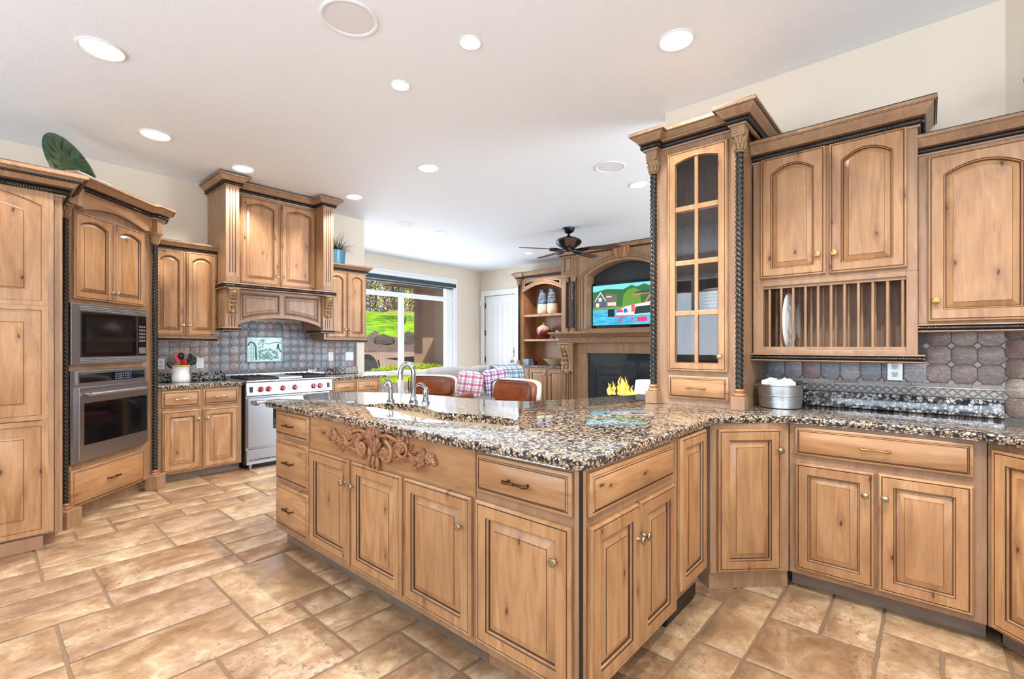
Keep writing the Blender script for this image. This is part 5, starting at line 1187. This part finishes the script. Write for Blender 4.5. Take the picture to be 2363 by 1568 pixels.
# local: x along the room's y, -y towards the room (+x world)
MB().box(-.95, .95, -.55, .35, .12, .40).build('base', 'greyfab', s, smooth=0, bevel=.03)
for x in (-.48, .48):
    mb = MB(); cushion(mb, .93, .72, .20, 0, T(x, -.20, .48) @ RX(90)); mb.build('seat_cushion', 'greyfab', s, smooth=60)
    mb = MB(); cushion(mb, .95, .48, .24, 0, T(x, .22, .70) @ RX(8)); mb.build('back_cushion', 'greyfab', s, smooth=60)
for x in (-1.03, 1.03): 
    mb = MB(); cushion(mb, .86, .50, .20, 0, T(x, -.10, .40) @ RZ(90)); mb.build('armrest', 'greyfab', s, smooth=60)
for x in (-.9, .9):
    for y in (-.48, .28): MB().lathe([(.02, 0), (.03, .13)], 10, T(x, y, 0)).build('leg', 'bronze', s)
def plaid(name, base, c1, c2, sc_=9):
    t = NT(name); tc = t.n('ShaderNodeTexCoord'); sp = t.n('ShaderNodeSeparateXYZ', {0: tc.outputs['Object']}); col = base
    def stripe(o, ph, lo, hi):
        q = t.math('FRACT', t.math('ADD', t.math('MULTIPLY', o, sc_), ph)); return t.math('MULTIPLY', t.math('GREATER_THAN', q, lo), t.math('LESS_THAN', q, hi))
    for ax in (0, 2):
        col = t.mix(t.math('MULTIPLY', stripe(sp.outputs[ax], .1, .1, .42), .7), col, c1)
        col = t.mix(t.math('MULTIPLY', stripe(sp.outputs[ax], .1, .62, .72), .8), col, c2)
    t.P(Base_Color=col, Roughness=.9); return t.m
M['plaidred'] = plaid('red plaid', sr(232, 230, 234), sr(188, 50, 84), sr(120, 130, 170)); M['plaidpurple'] = plaid('magenta plaid', sr(226, 226, 238), sr(150, 30, 110), sr(70, 84, 140)); M['plaidblue'] = plaid('blue plaid', sr(214, 224, 232), sr(96, 124, 150), sr(34, 52, 84), 7)
def pillow(label, m, x, y, z, rz, tilt, w=.46):
    mb = MB(); cushion(mb, w, w, .17, 0); o = mb.build('throw_pillow', m, None, (x, y, z), (R(tilt), R(rnd.uniform(-12, 12)), R(rz)), smooth=60); return tag(o, label, 'pillow')
pillow('red and white plaid pillow leaning on the sofa between the armchairs', 'plaidred', -5.12, 4.86, .72, 60, 10, .38)
pillow('magenta and white plaid pillow, farther right on the sofa', 'plaidpurple', -5.0, 5.30, .74, 62, 8, .40)
mb = MB(); L = []
for k in range(13):
    a = pi*k/12; L.append([(-.34+.68*j/10, -.15*cos(a)*1.05+.015*sin(j*1.3), .34*0+.16*sin(a)+(-.32*(abs(cos(a)) > .98))+.012*sin(j*2+k)) for j in range(11)])
L = [[(p[0], p[1], p[2]) for p in l_] for l_ in L]
mb.loops(L, 0, False, False, closed=False)
th = mb.build('throw_blanket', 'plaidblue', None, (-5.56, 6.15, .80), (0, 0, R(90)), smooth=60); so = th.modifiers.new('cloth thickness', 'SOLIDIFY'); so.thickness = .02
tag(th, 'blue and white plaid throw draped over the far end of the sofa back', 'blanket')
# ---------------------------------------------------------------- outside the window
def od(s_, q, z): return (-.84*s_+.54*q, .54*s_+.84*q, z)
def strip(name, label, cat, prof, q0, q1, m, nq=28, amp=.0, seed=1):
    r = random.Random(seed); mb = MB(); L = []
    for s_, zl, zr in prof:
        L.append([od(s_, q0+(q1-q0)*j/nq, zl+(zr-zl)*j/nq+r.uniform(-amp, amp)) for j in range(nq+1)])
    mb.loops(L, 0, False, False, closed=False); o = mb.build(name, m, smooth=80); o['label'] = label; o['category'] = cat; o['kind'] = 'structure'; return o
t = NT('brick pavers'); v = t.coord((1, 1, 1), rot=(0, 0, .57)); br = t.n('ShaderNodeTexBrick', {'Vector': v, 'Color1': sr(176, 150, 140), 'Color2': sr(154, 130, 124), 'Mortar': sr(120, 104, 98), 'Scale': 3.0}); t.P(Base_Color=br.outputs[0], Roughness=.85); M['paver'] = t.m
t = NT('bright lawn'); v = t.coord((1, 1, 1)); t.P(Base_Color=t.ramp(t.noise(v, 1.6, 9, .75), [(.36, sr(58, 112, 10)), (.5, sr(118, 172, 14)), (.62, sr(172, 208, 36))]), Roughness=.9); M['lawn'] = t.m
t = NT('bark mulch'); v = t.coord((1, 1, 1)); t.P(Base_Color=t.ramp(t.noise(v, 9, 6, .8), [(.35, sr(46, 36, 36)), (.5, sr(104, 88, 86)), (.68, sr(160, 144, 140))]), Roughness=.95, Normal=t.bump(t.noise(v, 14, 4), .8, .08)); M['mulch'] = t.m
t = NT('leaf litter'); v = t.coord((1, 1, 1)); t.P(Base_Color=t.ramp(t.noise(v, 5, 7, .8), [(.35, sr(112, 86, 66)), (.5, sr(178, 146, 116)), (.68, sr(150, 150, 80))]), Roughness=.95); M['litter'] = t.m
strip('patio', 'brick paved patio rising beyond the window', 'patio', [(9.4, .25, .25), (11.5, .62, .60), (14, .80, .86), (17, 1.0, 1.12), (19.5, 1.12, 1.22)], -6, 7, 'paver')
strip('mulch_bank', 'bark mulch bank behind the patio', 'ground', [(17.0, .92, 1.05), (18.2, 1.25, 1.20), (20.5, 1.85, 1.42), (22.5, 2.35, 1.62)], -8, 6, 'mulch', 60, .05)
strip('lawn', 'bright green lawn sloping up behind the mulch', 'lawn', [(20.3, 1.75, 1.32), (22, 2.2, 1.55), (25, 2.75, 2.2), (29, 3.25, 2.95), (33, 3.65, 3.55)], -14, 14, 'lawn', 60, .03)
strip('woodland_floor', 'leaf-strewn woodland floor above the lawn', 'ground', [(32.5, 3.5, 3.45), (36, 3.9, 3.8), (45, 4.2, 4.1), (60, 4.6, 4.6)], -30, 30, 'litter', 60, .15)
M['bark'] = mat('grey bark', sr(96, 86, 78), .9)
M['leafy'] = mat('spring leaves', sr(190, 196, 70), .8); M['leafg'] = mat('green leaves', sr(116, 138, 76), .8); M['leafb'] = mat('bare twigs', sr(186, 176, 166), .9)
def tree(label, s_, q, h, crown_w, m, seed, nl=420, ls=.16, trunk=.16, low=.25):
    x, y, _ = od(s_, q, 0); z0 = 3.5+max(0, (s_-33))*.06; r = random.Random(seed)
    o = thing('tree', label, 'tree', (x, y, z0), 0, 'woodland trees beyond the lawn')
    mb = MB().tube([(0, 0, -.4), (.05, .02, h*.4), (-.03, .05, h*.95)], [trunk, trunk*.75, trunk*.25], 8)
    for k in range(9):
        a = r.uniform(0, 6.28); zz = h*r.uniform(.3, .85); le = crown_w*r.uniform(.4, .9); mb.tube([(0, 0, zz), (le*.5*cos(a), le*.5*sin(a), zz+le*.45), (le*cos(a), le*sin(a), zz+le*.8)], [trunk*.35, trunk*.2, trunk*.05], 5)
    mb.build('trunk', 'bark', o, smooth=60)
    lf = MB()
    for k in range(nl):
        a = r.uniform(0, 6.28); t_ = r.uniform(low, 1.05); rr = crown_w*sqrt(r.random())*(1-.5*abs(t_-.6)); c_ = Vector((rr*cos(a), rr*sin(a), h*t_)); u_ = Vector((r.gauss(0, 1), r.gauss(0, 1), r.gauss(0, 1))).normalized(); w_ = u_.orthogonal().normalized()
        sz = ls*r.uniform(.6, 1.4); lf.add([tuple(c_-u_*sz), tuple(c_+w_*sz*.55), tuple(c_+u_*sz), tuple(c_-w_*sz*.55)], [(0, 1, 2, 3)])
    lf.build('foliage', m, o, smooth=0, norm=False)
kinds = (('leafy', 'thin yellow-green spring tree', 900), ('leafb', 'bare twiggy grey tree', 800), ('leafg', 'dark green bushy tree', 1000))
r = random.Random(17)
for k in range(30):
    m_, nm, nl = kinds[(0, 1, 2, 1, 0, 2, 1)[k % 7]]
    tree(nm+' in the woodland seen through the big window', 35+3.4*(k%3)+r.uniform(-.3, .3), -9+(k//3)*1.9+.63*(k%3)+r.uniform(-.1, .1), r.uniform(7, 11), r.uniform(.7, .9), m_, k, nl, .09, r.uniform(.10, .2), .02)
tree('bright yellow-green tree nearest the window, its branches hanging into the top pane', 24, 1.2, 4.6, 1.7, 'leafy', 77, 1400, .07, .10, .5)
mb = MB(); r = random.Random(41)
for k in range(11000):
    q = r.uniform(-16, 16); s_ = r.uniform(46, 52); z = 4.1+8*r.random(); c_ = Vector(od(s_, q, z)); u_ = Vector((r.gauss(0, 1), r.gauss(0, 1), r.gauss(0, 1))).normalized(); w_ = u_.orthogonal().normalized(); sz = r.uniform(.07, .17)
    mb.add([tuple(c_-u_*sz), tuple(c_+w_*sz*.55), tuple(c_+u_*sz), tuple(c_-w_*sz*.55)], [(0, 1, 2, 3)], r.choice((0, 0, 1, 1, 1, 2)))
for k in range(70):
    q = r.uniform(-16, 16); s_ = r.uniform(45, 53); b_ = Vector(od(s_, q, 4)); w_ = r.uniform(.06, .16); mb.tube([b_, b_+Vector((r.uniform(-.3, .3), r.uniform(-.3, .3), 9))], [w_, w_*.5], 5, 3)
o = mb.build('woodland_thicket', ['leafy', 'leafb', 'leafg', 'bark'], smooth=0, norm=False); tag(o, 'tangle of thin trunks and spring leaves far behind the lawn', 'woodland', kind='stuff')
def rock(label, s_, q, z, sz, seed):
    r = random.Random(seed); mb = MB(); mb.sphere((0, 0, 0), sz, 14); mb.v = [(x*r.uniform(.85, 1.12), y*r.uniform(.85, 1.12), zz*r.uniform(.85, 1.1)) for x, y, zz in mb.v]
    tag(mb.build('boulder', mat('dark rock', sr(74, 68, 68), .9), None, od(s_, q, z), smooth=30), label, 'rock')
rock('dark boulder at the foot of the lawn, behind the window mullion', 19.3, .25, 1.45, (.45, .4, .32), 1); rock('dark boulder at the foot of the lawn, right of the mullion', 19.6, 1.25, 1.45, (.30, .38, .42), 2); rock('pale flat rock at the left end of the lawn edge', 29, -3.9, 3.2, (.7, .5, .3), 3)
# porch wall, pillar, soffit
M['stucco'] = paint('tan stucco', sr(150, 124, 102), .15)
def ext(name, label, cat, mb, m='stucco'): o = mb.build(name, m, smooth=0); o['label'] = label; o['category'] = cat; return o
struct(MB().box(-10.2, -8.15, 7.95, 8.15, -.2, 3.2).build('wall_porch', 'stucco', smooth=0))
ext('porch_pillar', 'square tan stucco porch pillar standing beyond the window', 'pillar', MB().box(-10.9, -10.35, 8.2, 8.6, -.2, 2.9))
struct(MB().box(-10.9, -8.15, 7.15, 8.6, 2.9, 3.1).build('trim_5', mat('brown soffit', sr(128, 104, 84), .7), smooth=0))
t = NT('yellow green hedge'); v = t.coord((1, 1, 1)); t.P(Base_Color=t.ramp(t.noise(v, 16, 5, .7), [(.35, sr(140, 160, 8)), (.6, sr(214, 224, 20))]), Roughness=.8); M['hedge'] = t.m
mb = MB(); r = random.Random(9)
for k in range(2600):
    u_ = r.random(); a = r.uniform(0, 6.28); rr = r.random()**.4; x = 2.3*(u_-.5)*2*.5; hh = .24*sqrt(max(0, 1-(2*u_-1)**2))+.06
    p_ = Vector((x, .32*rr*cos(a), hh*rr*abs(sin(a))+.0)); d_ = Vector((r.gauss(0, 1), r.gauss(0, 1), r.gauss(0, 1))).normalized(); w_ = d_.orthogonal().normalized(); sz = .03
    mb.add([tuple(p_-d_*sz), tuple(p_+w_*sz*.6), tuple(p_+d_*sz), tuple(p_-w_*sz*.6)], [(0, 1, 2, 3)])
hx, hy, _ = od(11.0, -.35, 0)
hd = thing('hedge', 'bright yellow-green low hedge just outside the window', 'hedge', (-8.95, 6.72, .60), 80)
mb.build('leaves', 'hedge', hd, smooth=0, norm=False); MB().sphere((0, 0, -.1), (1.1, .28, .28), 20).build('inner_mass', 'hedge', hd, smooth=80); MB().lathe([(.05, -.7), (.05, .0)], 8).build('stem', 'bark', hd)
ch = thing('patio_chair', 'dark round-backed patio chair outside, at the left of the window', 'chair', (-9.95, 6.12, .16), 62)
mb = MB(); P = [(.27*cos(a), .52+.42*sin(a)) for a in [pi*k/14 for k in range(15)]]
mb.prism([(.25, .40)]+P+[(-.25, .40)], -.02, .02); mb.build('backrest', mat('dark woven seat', sr(70, 62, 50), .8), ch, smooth=0)
MB().box(-.27, .27, 0, .52, .38, .43).build('seat', mat('woven seat', sr(90, 78, 60), .8), ch, smooth=0, bevel=.01)
for sx in (-1, 1):
    MB().tube([(sx*.26, .0, .78), (sx*.30, .18, .66), (sx*.32, .42, .62), (sx*.30, .5, .40)], .022, 8).build('armrest', 'iron', ch, smooth=60)
    for yy in (.03, .48): MB().lathe([(.02, 0), (.02, .4)], 8, T(sx*.25, yy, 0)).build('leg', 'iron', ch)
